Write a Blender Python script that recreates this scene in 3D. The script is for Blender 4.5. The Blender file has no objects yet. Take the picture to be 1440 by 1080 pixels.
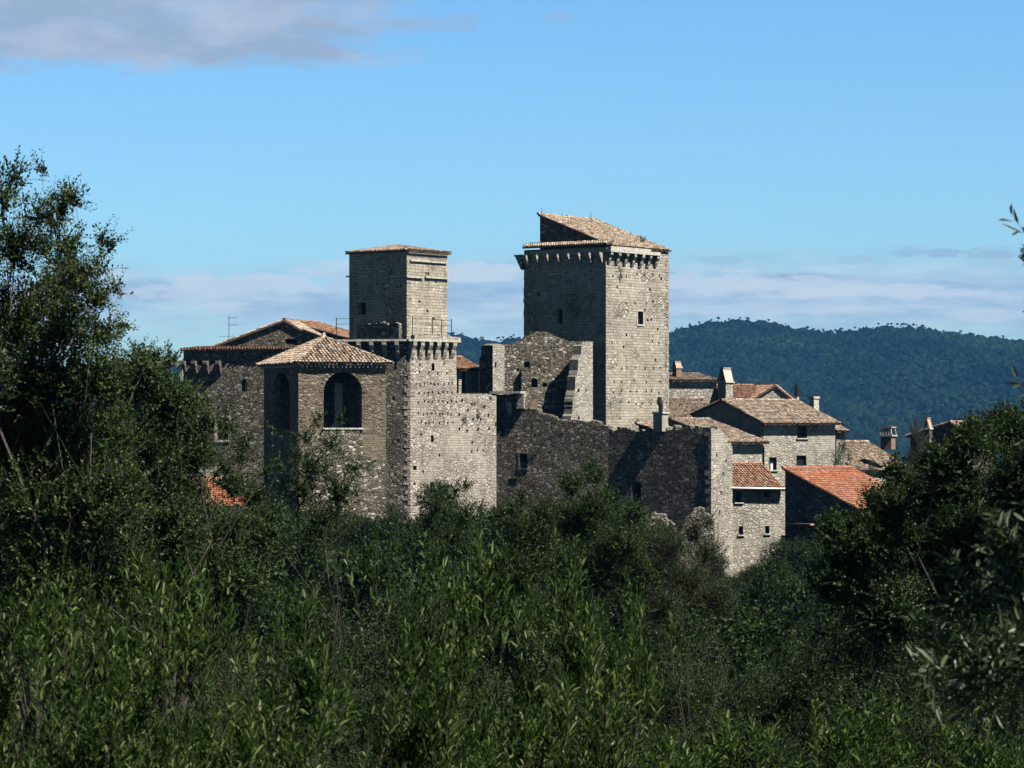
import bpy, math, random
import numpy as np
from mathutils import Vector
random.seed(7)
R = math.radians
scene = bpy.context.scene
COL = scene.collection
F = 4083.0                      # focal length in photo pixels (1440 wide)
HY = 600.0                      # photo row of the horizon

def X(px, D): return (px - 720.0) / F * D
def Z(py, D): return (HY - py) / F * D
def at(px, D): return Vector((X(px, D), D, 0))
def ext(P, d, px):
    k = (px - 720.0) / F
    t = (k * P.y - P.x) / (d.x - k * d.y)
    return P + d * t
def dirv(deg):                  # horizontal run, left to right, of a wall whose outward normal is deg right of straight-to-camera
    a = R(deg); n = Vector((math.sin(a), -math.cos(a), 0))
    return Vector((-n.y, n.x, 0))
def nrm(d): return Vector((d.y, -d.x, 0))

# ------------------------------------------------------------------ scene tree helpers
def props(o, label=None, cat=None, group=None, kind=None):
    if label: o['label'] = label
    if cat: o['category'] = cat
    if group: o['group'] = group
    if kind: o['kind'] = kind
    return o
def thing(name, label, cat, loc, group=None):
    o = bpy.data.objects.new(name, None); COL.objects.link(o)
    o.location = loc; o.empty_display_size = .5
    return props(o, label, cat, group)

class MB:
    def __init__(s): s.v = []; s.f = []; s.m = []
    def quad(s, *p, m=0):
        i = len(s.v); s.v.extend([tuple(q) for q in p]); s.f.append(tuple(range(i, i + len(p)))); s.m.append(m)
    def box(s, c, ax, ay, az, m=0):      # centre, three half-vectors
        c = Vector(c); ax = Vector(ax); ay = Vector(ay); az = Vector(az)
        if ax.cross(ay).dot(az) < 0: ax = -ax
        P = [c + ax * a + ay * b + az * d for d in (-1, 1) for b in (-1, 1) for a in (-1, 1)]
        for q in ((0, 2, 3, 1), (4, 5, 7, 6), (0, 1, 5, 4), (2, 6, 7, 3), (0, 4, 6, 2), (1, 3, 7, 5)):
            s.quad(*[P[k] for k in q], m=m)
    def frustum(s, c0, c1, d, n, w0, t0, w1, t1, m=0):   # tapered box, c0 bottom, c1 top
        a = [c0 + d * x * w0 + n * y * t0 for x, y in ((-1, 1), (1, 1), (1, -1), (-1, -1))]
        b = [c1 + d * x * w1 + n * y * t1 for x, y in ((-1, 1), (1, 1), (1, -1), (-1, -1))]
        for k in range(4):
            j = (k + 1) % 4; s.quad(a[k], a[j], b[j], b[k], m=m)
        s.quad(*b, m=m); s.quad(*a[::-1], m=m)
    def tube(s, p, q, r0, r1=None, n=6, m=0):
        p = Vector(p); q = Vector(q); r1 = r0 if r1 is None else r1
        a = (q - p).normalized(); u = a.orthogonal().normalized(); w = a.cross(u)
        A = [p + (u * math.cos(2 * math.pi * k / n) + w * math.sin(2 * math.pi * k / n)) * r0 for k in range(n)]
        B = [q + (u * math.cos(2 * math.pi * k / n) + w * math.sin(2 * math.pi * k / n)) * r1 for k in range(n)]
        for k in range(n):
            j = (k + 1) % n; s.quad(A[k], A[j], B[j], B[k], m=m)
        s.quad(*A[::-1], m=m); s.quad(*B, m=m)
    def build(s, name, mats, parent=None, smooth=False, uv=True):
        me = bpy.data.meshes.new(name)
        off = Vector(parent_world(parent)) if parent else Vector((0, 0, 0))
        me.from_pydata([(v[0] - off.x, v[1] - off.y, v[2] - off.z) for v in s.v], [], s.f)
        for mt in (mats if isinstance(mats, (list, tuple)) else [mats]): me.materials.append(mt)
        me.polygons.foreach_set('material_index', s.m)
        if uv:
            L = me.uv_layers.new(name='UVMap'); co = np.zeros(len(me.loops) * 2, 'f')
            k = 0
            for fi, f in enumerate(s.f):
                p0, p1, p2 = (Vector(s.v[f[j]]) for j in (0, 1, 2))
                n = (p1 - p0).cross(p2 - p0)
                if n.length < 1e-9 and len(f) > 3: n = (p2 - p0).cross(Vector(s.v[f[3]]) - p0)
                n = n.normalized() if n.length > 1e-12 else Vector((0, 0, 1))
                if abs(n.z) < .8:
                    t = Vector((-n.y, n.x, 0)).normalized()
                    for j in f:
                        v = s.v[j]; co[k] = v[0] * t.x + v[1] * t.y; co[k + 1] = v[2]; k += 2
                else:
                    for j in f:
                        v = s.v[j]; co[k] = v[0]; co[k + 1] = v[1]; k += 2
            L.data.foreach_set('uv', co)
        if smooth: me.polygons.foreach_set('use_smooth', [True] * len(me.polygons))
        me.update()
        o = bpy.data.objects.new(name, me); COL.objects.link(o)
        if parent: o.parent = parent
        return o
def parent_world(p):
    v = Vector((0, 0, 0))
    while p: v += p.location; p = p.parent
    return v

# ------------------------------------------------------------------ materials
class NT:
    def __init__(s, nt): s.t = nt; s.N = nt.nodes; s.L = nt.links
    def n(s, typ, **k):
        o = s.N.new(typ)
        for a, b in k.items(): setattr(o, a, b)
        return o
    def link(s, a, b): s.L.new(a, b)
    def val(s, sock, v):
        if hasattr(v, 'is_output') or isinstance(v, bpy.types.NodeSocket): s.link(v, sock)
        else: sock.default_value = v
    def math(s, op, a, b=0.0, c=None, clamp=False):
        o = s.n('ShaderNodeMath', operation=op, use_clamp=clamp); s.val(o.inputs[0], a); s.val(o.inputs[1], b)
        if c is not None: s.val(o.inputs[2], c)
        return o.outputs[0]
    def mix(s, f, a, b, bt='MIX'):
        o = s.n('ShaderNodeMix', data_type='RGBA', blend_type=bt); s.val(o.inputs[0], f)
        for k, v in ((6, a), (7, b)):
            if isinstance(v, (tuple, list)): v = tuple(v) + (1,) if len(v) == 3 else v
            s.val(o.inputs[k], v)
        return o.outputs[2]
    def noise(s, vec, scale, detail=3, rough=.55):
        o = s.n('ShaderNodeTexNoise'); o.inputs['Scale'].default_value = scale; o.inputs['Detail'].default_value = detail
        o.inputs['Roughness'].default_value = rough
        if vec is not None: s.link(vec, o.inputs['Vector'])
        return o
    def ramp(s, f, pts):
        o = s.n('ShaderNodeValToRGB'); e = o.color_ramp.elements
        while len(e) < len(pts): e.new(.5)
        for k, (p, c) in enumerate(pts): e[k].position = p; e[k].color = (*c, 1) if len(c) == 3 else c
        s.link(f, o.inputs[0]); return o.outputs[0]
    def maprange(s, v, a, b, c=0.0, d=1.0):
        o = s.n('ShaderNodeMapRange'); s.val(o.inputs[0], v)
        for k, x in enumerate((a, b, c, d)): o.inputs[k + 1].default_value = x
        return o.outputs[0]
def newmat(name):
    m = bpy.data.materials.new(name); m.use_nodes = True; t = NT(m.node_tree)
    return m, t, m.node_tree.nodes['Principled BSDF']

def stone(name, cols, mortar, w=.42, h=.2, rub=.5, bump=.05, moss=.0, stain=.5, wob=.06, dark=(.05, .045, .035)):
    """coursed / rubble masonry in wall metres: brick courses and a Voronoi rubble blended by rub"""
    m, t, b = newmat(name)
    uv = t.n('ShaderNodeUVMap').outputs[0]
    geo = t.n('ShaderNodeNewGeometry')
    n1 = t.noise(uv, 1.7, 3); 
    off = t.n('ShaderNodeVectorMath', operation='MULTIPLY_ADD'); t.link(n1.outputs['Color'], off.inputs[0])
    off.inputs[1].default_value = (wob * 2.2, wob * 1.4, 0); t.link(uv, off.inputs[2])
    n1b = t.noise(uv, 7, 2)
    off2 = t.n('ShaderNodeVectorMath', operation='MULTIPLY_ADD'); t.link(n1b.outputs['Color'], off2.inputs[0])
    off2.inputs[1].default_value = (wob * .9, wob * .7, 0); t.link(off.outputs[0], off2.inputs[2])
    vec = off2.outputs[0]
    br = t.n('ShaderNodeTexBrick'); t.link(vec, br.inputs['Vector'])
    br.offset = .45; br.squash = .8; br.squash_frequency = 3
    for k, v in (('Scale', 1.0), ('Mortar Size', .018), ('Mortar Smooth', .5), ('Bias', 0.0), ('Brick Width', w), ('Row Height', h)):
        br.inputs[k].default_value = v
    br.inputs['Color1'].default_value = (0, 0, 0, 1); br.inputs['Color2'].default_value = (1, 1, 1, 1); br.inputs['Mortar'].default_value = (.5, .5, .5, 1)
    mp = t.n('ShaderNodeMapping'); mp.inputs['Scale'].default_value = (1.0 / w * 1.25, 1.0 / h * .95, 1); t.link(vec, mp.inputs[0])
    vo = t.n('ShaderNodeTexVoronoi'); vo.inputs['Scale'].default_value = 1; t.link(mp.outputs[0], vo.inputs['Vector'])
    ve = t.n('ShaderNodeTexVoronoi', feature='DISTANCE_TO_EDGE'); ve.inputs['Scale'].default_value = 1; t.link(mp.outputs[0], ve.inputs['Vector'])
    sep = t.n('ShaderNodeSeparateColor'); t.link(vo.outputs['Color'], sep.inputs[0])
    vm = t.math('SUBTRACT', 1.0, t.maprange(ve.outputs['Distance'], .02, .16))
    # where coursed, where rubble
    if rub <= 0: f = 0.0
    elif rub >= 1: f = 1.0
    else: f = t.maprange(t.noise(uv, .35, 2).outputs[0], .62 - rub * .3, .68 - rub * .3)
    def mx(a, bb):
        o = t.n('ShaderNodeMix', data_type='FLOAT'); t.val(o.inputs[0], f); t.val(o.inputs[2], a); t.val(o.inputs[3], bb); return o.outputs[0]
    sb = t.n('ShaderNodeSeparateColor'); t.link(br.outputs['Color'], sb.inputs[0])
    cell = mx(t.math('ADD', t.math('MULTIPLY', sb.outputs[0], .55), t.math('MULTIPLY', sep.outputs[0], .45)), sep.outputs[0]); mort = mx(br.outputs['Fac'], vm)
    c = t.ramp(cell, [(0, cols[0]), (.3, cols[1]), (.72, cols[2]), (1, cols[3])])
    fine = t.noise(uv, 14, 4, .65)
    c = t.mix(.55, c, t.ramp(fine.outputs[0], [(.3, (.45, .45, .45)), (.7, (1.25, 1.22, 1.18))]), 'MULTIPLY')
    c = t.mix(t.math('MULTIPLY', mort, .85), c, mortar)
    # open joints and lost stones
    spot = t.noise(vec, 4.2, 2, .6)
    hole = t.math('MULTIPLY', t.maprange(spot.outputs[0], .66, .72), mort)
    c = t.mix(t.math('MULTIPLY', hole, .9), c, dark)
    st = t.noise(uv, .28, 5, .62)
    c = t.mix(stain, c, t.ramp(st.outputs[0], [(.3, (.5, .49, .47)), (.5, (.92, .9, .88)), (.7, (1.15, 1.12, 1.05))]), 'MULTIPLY')
    mps = t.n('ShaderNodeMapping'); mps.inputs['Scale'].default_value = (1.6, .16, 1); t.link(uv, mps.inputs[0])
    sk = t.noise(mps.outputs[0], 1.0, 4, .6)
    c = t.mix(stain * .7, c, t.ramp(sk.outputs[0], [(.34, (.5, .5, .5)), (.52, (1, 1, 1))]), 'MULTIPLY')
    # lichen and moss on what faces up, a bit in patches
    sn = t.n('ShaderNodeSeparateXYZ'); t.link(geo.outputs['True Normal'], sn.inputs[0])
    up = t.maprange(sn.outputs[2], .25, .7)
    pn = t.noise(uv, 1.1, 4, .6)
    pt = t.math('MULTIPLY', t.maprange(pn.outputs[0], .56, .68), moss)
    mf = t.math('MAXIMUM', t.math('MULTIPLY', up, .75), pt)
    mc = t.ramp(fine.outputs[0], [(.35, (.07, .08, .035)), (.6, (.22, .21, .13))])
    mc = t.mix(t.math('MULTIPLY', up, .75), mc, (.36, .345, .28))
    c = t.mix(mf, c, mc)
    t.link(c, b.inputs['Base Color'])
    b.inputs['Roughness'].default_value = .95; b.inputs['Specular IOR Level'].default_value = .15
    hgt = t.math('ADD', t.math('MULTIPLY', t.math('SUBTRACT', 1.0, mort), .6), t.math('ADD', t.math('MULTIPLY', cell, .35), t.math('MULTIPLY', fine.outputs[0], .45)))
    hgt = t.math('SUBTRACT', hgt, t.math('MULTIPLY', hole, .9))
    bp = t.n('ShaderNodeBump'); bp.inputs['Strength'].default_value = 1; bp.inputs['Distance'].default_value = bump
    t.link(hgt, bp.inputs['Height']); t.link(bp.outputs[0], b.inputs['Normal'])
    return m

def simple(name, col, rough=.8, var=.25, scale=6, metal=0, bump=.0, spec=.3):
    m, t, b = newmat(name)
    tc = t.n('ShaderNodeTexCoord'); n = t.noise(tc.outputs['Object'], scale, 4)
    c = t.mix(1.0, (*col, 1), t.ramp(n.outputs[0], [(.3, (1 - var,) * 3), (.7, (1 + var,) * 3)]), 'MULTIPLY')
    t.link(c, b.inputs['Base Color']); b.inputs['Roughness'].default_value = rough; b.inputs['Metallic'].default_value = metal
    b.inputs['Specular IOR Level'].default_value = spec
    if bump:
        bp = t.n('ShaderNodeBump'); bp.inputs['Distance'].default_value = bump; t.link(n.outputs[0], bp.inputs['Height']); t.link(bp.outputs[0], b.inputs['Normal'])
    return m

def tilemat(name, pts, lich=.5):
    m, t, b = newmat(name)
    g = t.n('ShaderNodeNewGeometry'); tc = t.n('ShaderNodeTexCoord')
    c = t.ramp(g.outputs['Random Per Island'], pts)
    n = t.noise(tc.outputs['Object'], 5, 4, .6); n2 = t.noise(tc.outputs['Object'], .7, 4, .6)
    c = t.mix(.6, c, t.ramp(n.outputs[0], [(.3, (.5, .48, .46)), (.65, (1.2, 1.2, 1.2))]), 'MULTIPLY')
    c = t.mix(t.math('MULTIPLY', t.maprange(n2.outputs[0], .48, .62), lich), c, t.ramp(n.outputs[0], [(.4, (.1, .09, .07)), (.6, (.36, .33, .27))]))
    t.link(c, b.inputs['Base Color']); b.inputs['Roughness'].default_value = .9; b.inputs['Specular IOR Level'].default_value = .2
    bp = t.n('ShaderNodeBump'); bp.inputs['Distance'].default_value = .02; t.link(n.outputs[0], bp.inputs['Height']); t.link(bp.outputs[0], b.inputs['Normal'])
    return m

def leafmat(name, pts, rough=.48, trans=.16, spec=.34):
    m, t, b = newmat(name)
    g = t.n('ShaderNodeNewGeometry'); oi = t.n('ShaderNodeObjectInfo')
    c = t.ramp(g.outputs['Random Per Island'], pts)
    c = t.mix(1.0, c, t.ramp(oi.outputs['Random'], [(0, (.78, .86, .74)), (.5, (1, 1, 1)), (1, (1.15, 1.08, .9))]), 'MULTIPLY')
    # paler underside
    c2 = t.mix(t.math('MULTIPLY', g.outputs['Backfacing'], .5), c, t.mix(1.0, c, (1.35, 1.4, 1.35), 'MULTIPLY'))
    t.link(c2, b.inputs['Base Color']); b.inputs['Roughness'].default_value = rough; b.inputs['Specular IOR Level'].default_value = spec
    tr = t.n('ShaderNodeBsdfTranslucent'); t.link(t.mix(1.0, c, (1.1, 1.5, .45), 'MULTIPLY'), tr.inputs[0])
    ms = t.n('ShaderNodeMixShader'); ms.inputs[0].default_value = trans
    t.link(b.outputs[0], ms.inputs[1]); t.link(tr.outputs[0], ms.inputs[2])
    t.link(ms.outputs[0], t.N['Material Output'].inputs[0])
    return m

M = {}
M['ashlar'] = stone('tower limestone blocks', [(.29, .265, .215), (.46, .42, .345), (.55, .51, .43), (.72, .68, .60)], (.17, .145, .105), w=.42, h=.23, rub=.2, bump=.06, stain=.6, wob=.085)
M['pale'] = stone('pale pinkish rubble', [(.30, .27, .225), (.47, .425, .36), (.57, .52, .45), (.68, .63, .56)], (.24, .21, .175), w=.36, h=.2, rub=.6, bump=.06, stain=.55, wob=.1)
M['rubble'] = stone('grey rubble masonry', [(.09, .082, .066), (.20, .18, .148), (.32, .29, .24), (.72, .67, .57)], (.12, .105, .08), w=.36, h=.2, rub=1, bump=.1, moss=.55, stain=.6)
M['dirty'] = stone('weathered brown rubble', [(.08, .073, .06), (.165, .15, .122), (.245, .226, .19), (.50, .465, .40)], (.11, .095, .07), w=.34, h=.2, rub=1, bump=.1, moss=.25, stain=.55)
M['brown'] = stone('brown plastered brick and stone', [(.12, .098, .072), (.20, .168, .126), (.27, .232, .178), (.42, .375, .30)], (.17, .14, .10), w=.4, h=.17, rub=.5, bump=.07, stain=.6, wob=.08)
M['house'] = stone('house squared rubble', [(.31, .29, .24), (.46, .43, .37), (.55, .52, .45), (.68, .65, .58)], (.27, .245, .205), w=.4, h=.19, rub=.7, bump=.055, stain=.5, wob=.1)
M['ruinpale'] = stone('tumbled pale rubble', [(.16, .145, .115), (.33, .305, .25), (.45, .42, .355), (.62, .58, .5)], (.08, .07, .05), w=.5, h=.32, rub=1, bump=.2, moss=.5, stain=.6)
M['plaster'] = simple('grey lime plaster', (.36, .33, .28), .95, .3, 1.5, bump=.02)
M['trim'] = simple('pale cut stone', (.50, .47, .40), .9, .4, 5, bump=.04)
M['void'] = simple('painted dark of openings', (.012, .011, .010), 1, .2, spec=0)  # near-black colour stands in for the shade inside openings and tile ends
M['wood'] = simple('old dark wood', (.06, .042, .03), .8, .3)
M['iron'] = simple('rusty iron', (.05, .04, .035), .6, .3, metal=.5)
M['zinc'] = simple('grey metal gutter', (.42, .42, .42), .5, .15, metal=.6)
M['black'] = simple('sooty metal', (.015, .015, .016), .5, .2)
M['white'] = simple('white painted board', (.75, .75, .73), .6, .1)
M['glass'] = simple('dark window glass', (.02, .022, .025), .12, .1, spec=.5)
M['brick'] = stone('chimney brick', [(.22, .13, .09), (.30, .18, .12), (.36, .24, .17), (.42, .32, .24)], (.26, .22, .17), w=.25, h=.08, rub=0, bump=.02, stain=.6, wob=.02)
M['tile'] = tilemat('old clay barrel tiles', [(0, (.17, .12, .09)), (.25, (.34, .235, .165)), (.5, (.45, .33, .235)), (.78, (.53, .43, .325)), (1, (.62, .55, .46))], .55)
M['tile_red'] = tilemat('reddish clay tiles', [(0, (.24, .12, .08)), (.4, (.38, .19, .12)), (.75, (.46, .26, .17)), (1, (.50, .38, .28))], .3)
M['tile_new'] = tilemat('new orange tiles', [(0, (.34, .115, .06)), (.4, (.43, .155, .085)), (.8, (.50, .21, .12)), (1, (.55, .33, .22))], .3)
M['roofbed'] = simple('clay pan bed', (.14, .09, .065), .95, .4, 3)
M['bark'] = simple('grey bark', (.075, .065, .052), .9, .35, 8, bump=.02)
M['twig'] = simple('pale twig bark', (.09, .08, .062), .9, .3, 8)
M['elm'] = leafmat('elm leaves', [(0, (.011, .022, .007)), (.5, (.023, .044, .011)), (.82, (.05, .082, .022)), (1, (.12, .15, .06))], .48, .22, .14)
M['oak'] = leafmat('evergreen oak leaves', [(0, (.008, .017, .004)), (.5, (.017, .034, .008)), (.86, (.036, .062, .016)), (1, (.10, .13, .055))], .45, .2, .12)
M['olive'] = leafmat('young olive leaves', [(0, (.010, .022, .004)), (.48, (.024, .050, .009)), (.76, (.068, .108, .023)), (.92, (.15, .20, .07)), (1, (.26, .30, .15))], .5, .32, .12)
M['olive_grey'] = leafmat('grey olive leaves', [(0, (.030, .045, .024)), (.5, (.05, .072, .038)), (.85, (.085, .11, .065)), (1, (.17, .19, .14))], .4, .16)
M['yellow'] = simple('yellow blossom', (.7, .5, .03), .6, .1)

# ------------------------------------------------------------------ walls
def prof_px(P0, d, pts):
    out = []
    for px, py in pts:
        q = ext(P0, d, px); out.append(((q - P0).dot(d), Z(py, q.y)))
    return sorted(out)
def interp(pr, u):
    if u <= pr[0][0]: return pr[0][1]
    for (a, za), (b, zb) in zip(pr, pr[1:]):
        if u <= b: return za + (zb - za) * (u - a) / max(1e-6, b - a)
    return pr[-1][1]
def wall(mb, P0, P1, z0, top, thick=.8, ops=(), jag=0, back=True, mi=0, shadem=1, capm=0, ends=True):
    """one masonry wall; ops = (u0,u1,z0,z1,depth|None(through),arch)"""
    d = (P1 - P0); L = d.length; d = d / L; n = nrm(d)
    pr = [(0, top), (L, top)] if not isinstance(top, (list, tuple)) else list(top)
    if jag:
        rng = random.Random(int(abs(P0.x * 131 + P0.y * 17 + L * 1000)))
        us = {0.0, L}
        u = 0.0
        while u < L:
            us.add(u); u += rng.uniform(.16, .5)
        for a, _ in pr:
            if 0 < a < L: us.add(a)
        pr2 = []
        for u in sorted(us):
            z = interp(pr, u); z2 = z + rng.uniform(-jag, jag)
            pr2.append((u, z2)); 
        # step-like: duplicate heights
        pr = []
        for (a, za), (b, zb) in zip(pr2, pr2[1:]):
            pr.append((a + .01, za)); pr.append((b - .03, za + (zb - za) * .25))
        pr.append((L, pr2[-1][1])); pr[0] = (0, pr[0][1])
    cuts = {0.0, L}
    for a, _ in pr:
        if 0 < a < L: cuts.add(a)
    O = []
    for o in ops:
        u0, u1, a, b, dep, arch = o
        u0 = max(.02, u0); u1 = min(L - .02, u1)
        cuts.update((u0, u1))
        if arch:
            for k in range(1, 12): cuts.add(u0 + (u1 - u0) * (1 - math.cos(math.pi * k / 12)) / 2)
        O.append((u0, u1, a, b, dep, arch))
    us = sorted(cuts)
    us = [u for k, u in enumerate(us) if k == 0 or u - us[k - 1] > 1e-4]
    def ztop(o, u):
        if not o[5]: return o[3]
        r = (o[1] - o[0]) / 2; x = (u - (o[0] + o[1]) / 2) / r
        return o[3] - r * o[5] + r * o[5] * math.sqrt(max(0, 1 - x * x))
    def pt(u, z, t=0): q = P0 + d * u - n * t; return (q.x, q.y, z)
    for a, b in zip(us, us[1:]):
        mid = (a + b) / 2
        cov = sorted([o for o in O if o[0] <= mid <= o[1]], key=lambda o: o[2])
        za, zb = z0, z0
        ta, tb = interp(pr, a + 1e-6), interp(pr, b - 1e-6)
        for o in cov:
            if o[2] > min(ta, tb): continue
            if o[2] > max(za, zb) + 1e-4: mb.quad(pt(a, za), pt(b, zb), pt(b, o[2]), pt(a, o[2]), m=mi)
            za, zb = ztop(o, a), ztop(o, b)
        mb.quad(pt(a, za), pt(b, zb), pt(b, tb), pt(a, ta), m=mi)
        mb.quad(pt(a, ta), pt(b, tb), pt(b, tb, thick), pt(a, ta, thick), m=capm)
        if back:
            za, zb = z0, z0
            for o in cov:
                if o[4] is not None: continue
                mb.quad(pt(b, zb, thick), pt(a, za, thick), pt(a, o[2], thick), pt(b, o[2], thick), m=mi)
                za, zb = ztop(o, a), ztop(o, b)
            mb.quad(pt(b, zb, thick), pt(a, za, thick), pt(a, ta, thick), pt(b, tb, thick), m=mi)
        for o in cov:
            dp = thick if o[4] is None else o[4]
            mb.quad(pt(a, ztop(o, a)), pt(a, ztop(o, a), dp), pt(b, ztop(o, b), dp), pt(b, ztop(o, b)), m=mi)
            mb.quad(pt(a, o[2]), pt(b, o[2]), pt(b, o[2], dp), pt(a, o[2], dp), m=mi)
            if o[4] is not None:
                mb.quad(pt(a, o[2], dp), pt(b, o[2], dp), pt(b, ztop(o, b), dp), pt(a, ztop(o, a), dp), m=shadem)  # back plate painted dark for the shade in the opening
    for o in O:
        dp = thick if o[4] is None else o[4]
        for u, s in ((o[0], 1), (o[1], -1)):
            q = [pt(u, o[2]), pt(u, o[2], dp), pt(u, ztop(o, u), dp), pt(u, ztop(o, u))]
            mb.quad(*(q if s > 0 else q[::-1]), m=mi)
    if ends is True: ends = (back, back)
    if ends:
        for u in [x for x, e in zip((0, L), ends) if e]:
            uu = u + (.004 if u == 0 else -.004); q = [pt(uu, z0), pt(uu, z0, thick), pt(uu, interp(pr, u), thick), pt(uu, interp(pr, u))]
            mb.quad(*(q[::-1] if u == 0 else q), m=mi)

def hole_px(P0, d, px, py, w, h, depth=.35, arch=0):
    q = ext(P0, d, px); s = q.y / F
    u = (q - P0).dot(d); z = Z(py, q.y); hh = h * s
    ww = w * s / max(.25, abs(d.x - (px - 720) / F * d.y))
    return (u - ww / 2, u + ww / 2, z - hh / 2, z + hh / 2, depth, arch)

def window(parent, P0, d, o, frame='wood', bars=1, name='window', pane='glass'):
    """frame and pane set in the reveal of opening o"""
    n = nrm(d); dp = (o[4] or .35) - .06
    f = MB(); t = .035
    c = lambda u, z, k=0: P0 + d * u - n * (dp + k) + Vector((0, 0, z))
    for u in (o[0] + t, o[1] - t): f.box(c(u, (o[2] + o[3]) / 2), d * t, n * .03, (0, 0, (o[3] - o[2]) / 2))
    for z in (o[2] + t, o[3] - t): f.box(c((o[0] + o[1]) / 2, z, .001), d * (o[1] - o[0]) / 2, n * .028, (0, 0, t))
    if bars: f.box(c((o[0] + o[1]) / 2, (o[2] + o[3]) / 2, .002), d * .02, n * .026, (0, 0, (o[3] - o[2]) / 2))
    w = f.build(name, M[frame], parent)
    g = MB(); g.box(c((o[0] + o[1]) / 2, (o[2] + o[3]) / 2, .022), d * ((o[1] - o[0]) / 2 - .01), n * .006, (0, 0, (o[3] - o[2]) / 2 - .01))
    g.build('pane', M[pane], w)
    return w
def surround(mb, P0, d, o, t=.16, proud=.03, sill=True):
    n = nrm(d); c = lambda u, z: P0 + d * u + n * (proud / 2 - .02) + Vector((0, 0, z))
    for u in (o[0] - t / 2 - .01, o[1] + t / 2 + .01): mb.box(c(u, (o[2] + o[3]) / 2), d * t / 2, n * (proud / 2 + .02), (0, 0, (o[3] - o[2]) / 2))
    mb.box(c((o[0] + o[1]) / 2, o[3] + t / 2 + .01), d * ((o[1] - o[0]) / 2 + t), n * (proud / 2 + .025), (0, 0, t / 2))
    if sill: mb.box(c((o[0] + o[1]) / 2, o[2] - t / 2 - .01), d * ((o[1] - o[0]) / 2 + t), n * (proud / 2 + .06), (0, 0, t / 2))

# ------------------------------------------------------------------ tiled roofs
def tiled(poly, eave, mb, pitch=.24, exp=.36, r=.105, jit=.02, rng=random):
    """barrel tiles over a convex planar polygon (3D); eave = horizontal direction"""
    P = [Vector(p) for p in poly]; u = Vector(eave).normalized()
    n = Vector((0, 0, 0))
    for k in range(1, len(P) - 1): n += (P[k] - P[0]).cross(P[k + 1] - P[0])
    n.normalize(); n = n if n.z > 0 else -n
    v = n.cross(u); 
    if v.z < 0: v = -v
    o = P[0]; Q = [((p - o).dot(u), (p - o).dot(v)) for p in P]
    umin = min(q[0] for q in Q); umax = max(q[0] for q in Q)
    N = max(1, round((umax - umin) / pitch)); st = (umax - umin) / N
    for k in range(N):
        uc = umin + (k + .5) * st; vs = []
        for (a, b), (c, e) in zip(Q, Q[1:] + Q[:1]):
            if (a - uc) * (c - uc) < 0: vs.append(b + (e - b) * (uc - a) / (c - a))
        if len(vs) < 2: continue
        v0, v1 = min(vs), max(vs)
        if v1 - v0 < .1: continue
        v0 -= .06 + rng.uniform(0, .05); nt = max(1, math.ceil((v1 - v0) / exp))
        for j in range(nt):
            a = v0 + j * exp; b = min(v1, a + exp * 1.15)
            du = rng.uniform(-jit, jit); dv = rng.uniform(-jit, jit); sk = rng.uniform(-jit, jit); hz = rng.uniform(0, .02)
            A = []; B = []
            for q in range(5):
                an = math.pi * q / 4; ca, sa = math.cos(an), math.sin(an)
                A.append(o + u * (uc + du + ca * r) + v * (a + dv) + n * (sa * r * .95 + .035 + hz))
                B.append(o + u * (uc + du + sk + ca * r * .82) + v * (b + dv) + n * (sa * r * .8 + hz))
            i = len(mb.v); mb.v.extend([tuple(p) for p in A + B])
            for q in range(4): mb.f.append((i + q, i + 5 + q, i + 6 + q, i + q + 1)); mb.m.append(0)
            mb.f.append((i + 4, i + 3, i + 2, i + 1, i)); mb.m.append(1)  # tile mouth closed by a face, its inner shade painted dark
def slab(mb, poly, th=.12, m=0):
    P = [Vector(p) for p in poly]; n = Vector((0, 0, 0))
    for k in range(1, len(P) - 1): n += (P[k] - P[0]).cross(P[k + 1] - P[0])
    if n.z < 0: P = P[::-1]
    dn = Vector((0, 0, -th)); mb.quad(*P, m=m); mb.quad(*[p + dn for p in P][::-1], m=m)
    for k in range(len(P)):
        a, b = P[k], P[(k + 1) % len(P)]; mb.quad(a + dn, b + dn, b, a, m=m)
def ridge(mb, p, q, r=.13):
    p = Vector(p); q = Vector(q); L = (q - p).length; d = (q - p) / L; s = Vector((-d.y, d.x, 0)).normalized(); w = s.cross(d); w = w if w.z > 0 else -w
    N = max(1, int(L / .38))
    for k in range(N):
        a = p + d * L * k / N; b = p + d * (L * (k + 1) / N + .05); h = random.uniform(0, .02); A = []; B = []
        for j in range(6):
            an = math.pi * (j / 5 * 1.2 - .1)
            A.append(a + s * math.cos(an) * r + w * (math.sin(an) * r + h + .03)); B.append(b + s * math.cos(an) * r * .85 + w * (math.sin(an) * r * .85 + h))
        i = len(mb.v); mb.v.extend([tuple(x) for x in A + B])
        for j in range(5): mb.f.append((i + j, i + 6 + j, i + 7 + j, i + j + 1)); mb.m.append(0)
def roof(parent, planes, mat='tile', ridges=(), name='roof', **k):
    """planes = [(polygon, eave dir)]"""
    b = MB(); 
    for poly, e in planes: slab(b, [Vector(p) - Vector((0, 0, .02)) for p in poly])
    r = b.build(name, M['roofbed'], parent)
    t = MB()
    for poly, e in planes: tiled(poly, e, t, **k)
    for a, c in ridges: ridge(t, a, c)
    t.build('roof_tiles', [M[mat], M['void']], r, uv=False)
    return r
def V(p, z): return Vector((p.x, p.y, z))

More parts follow.
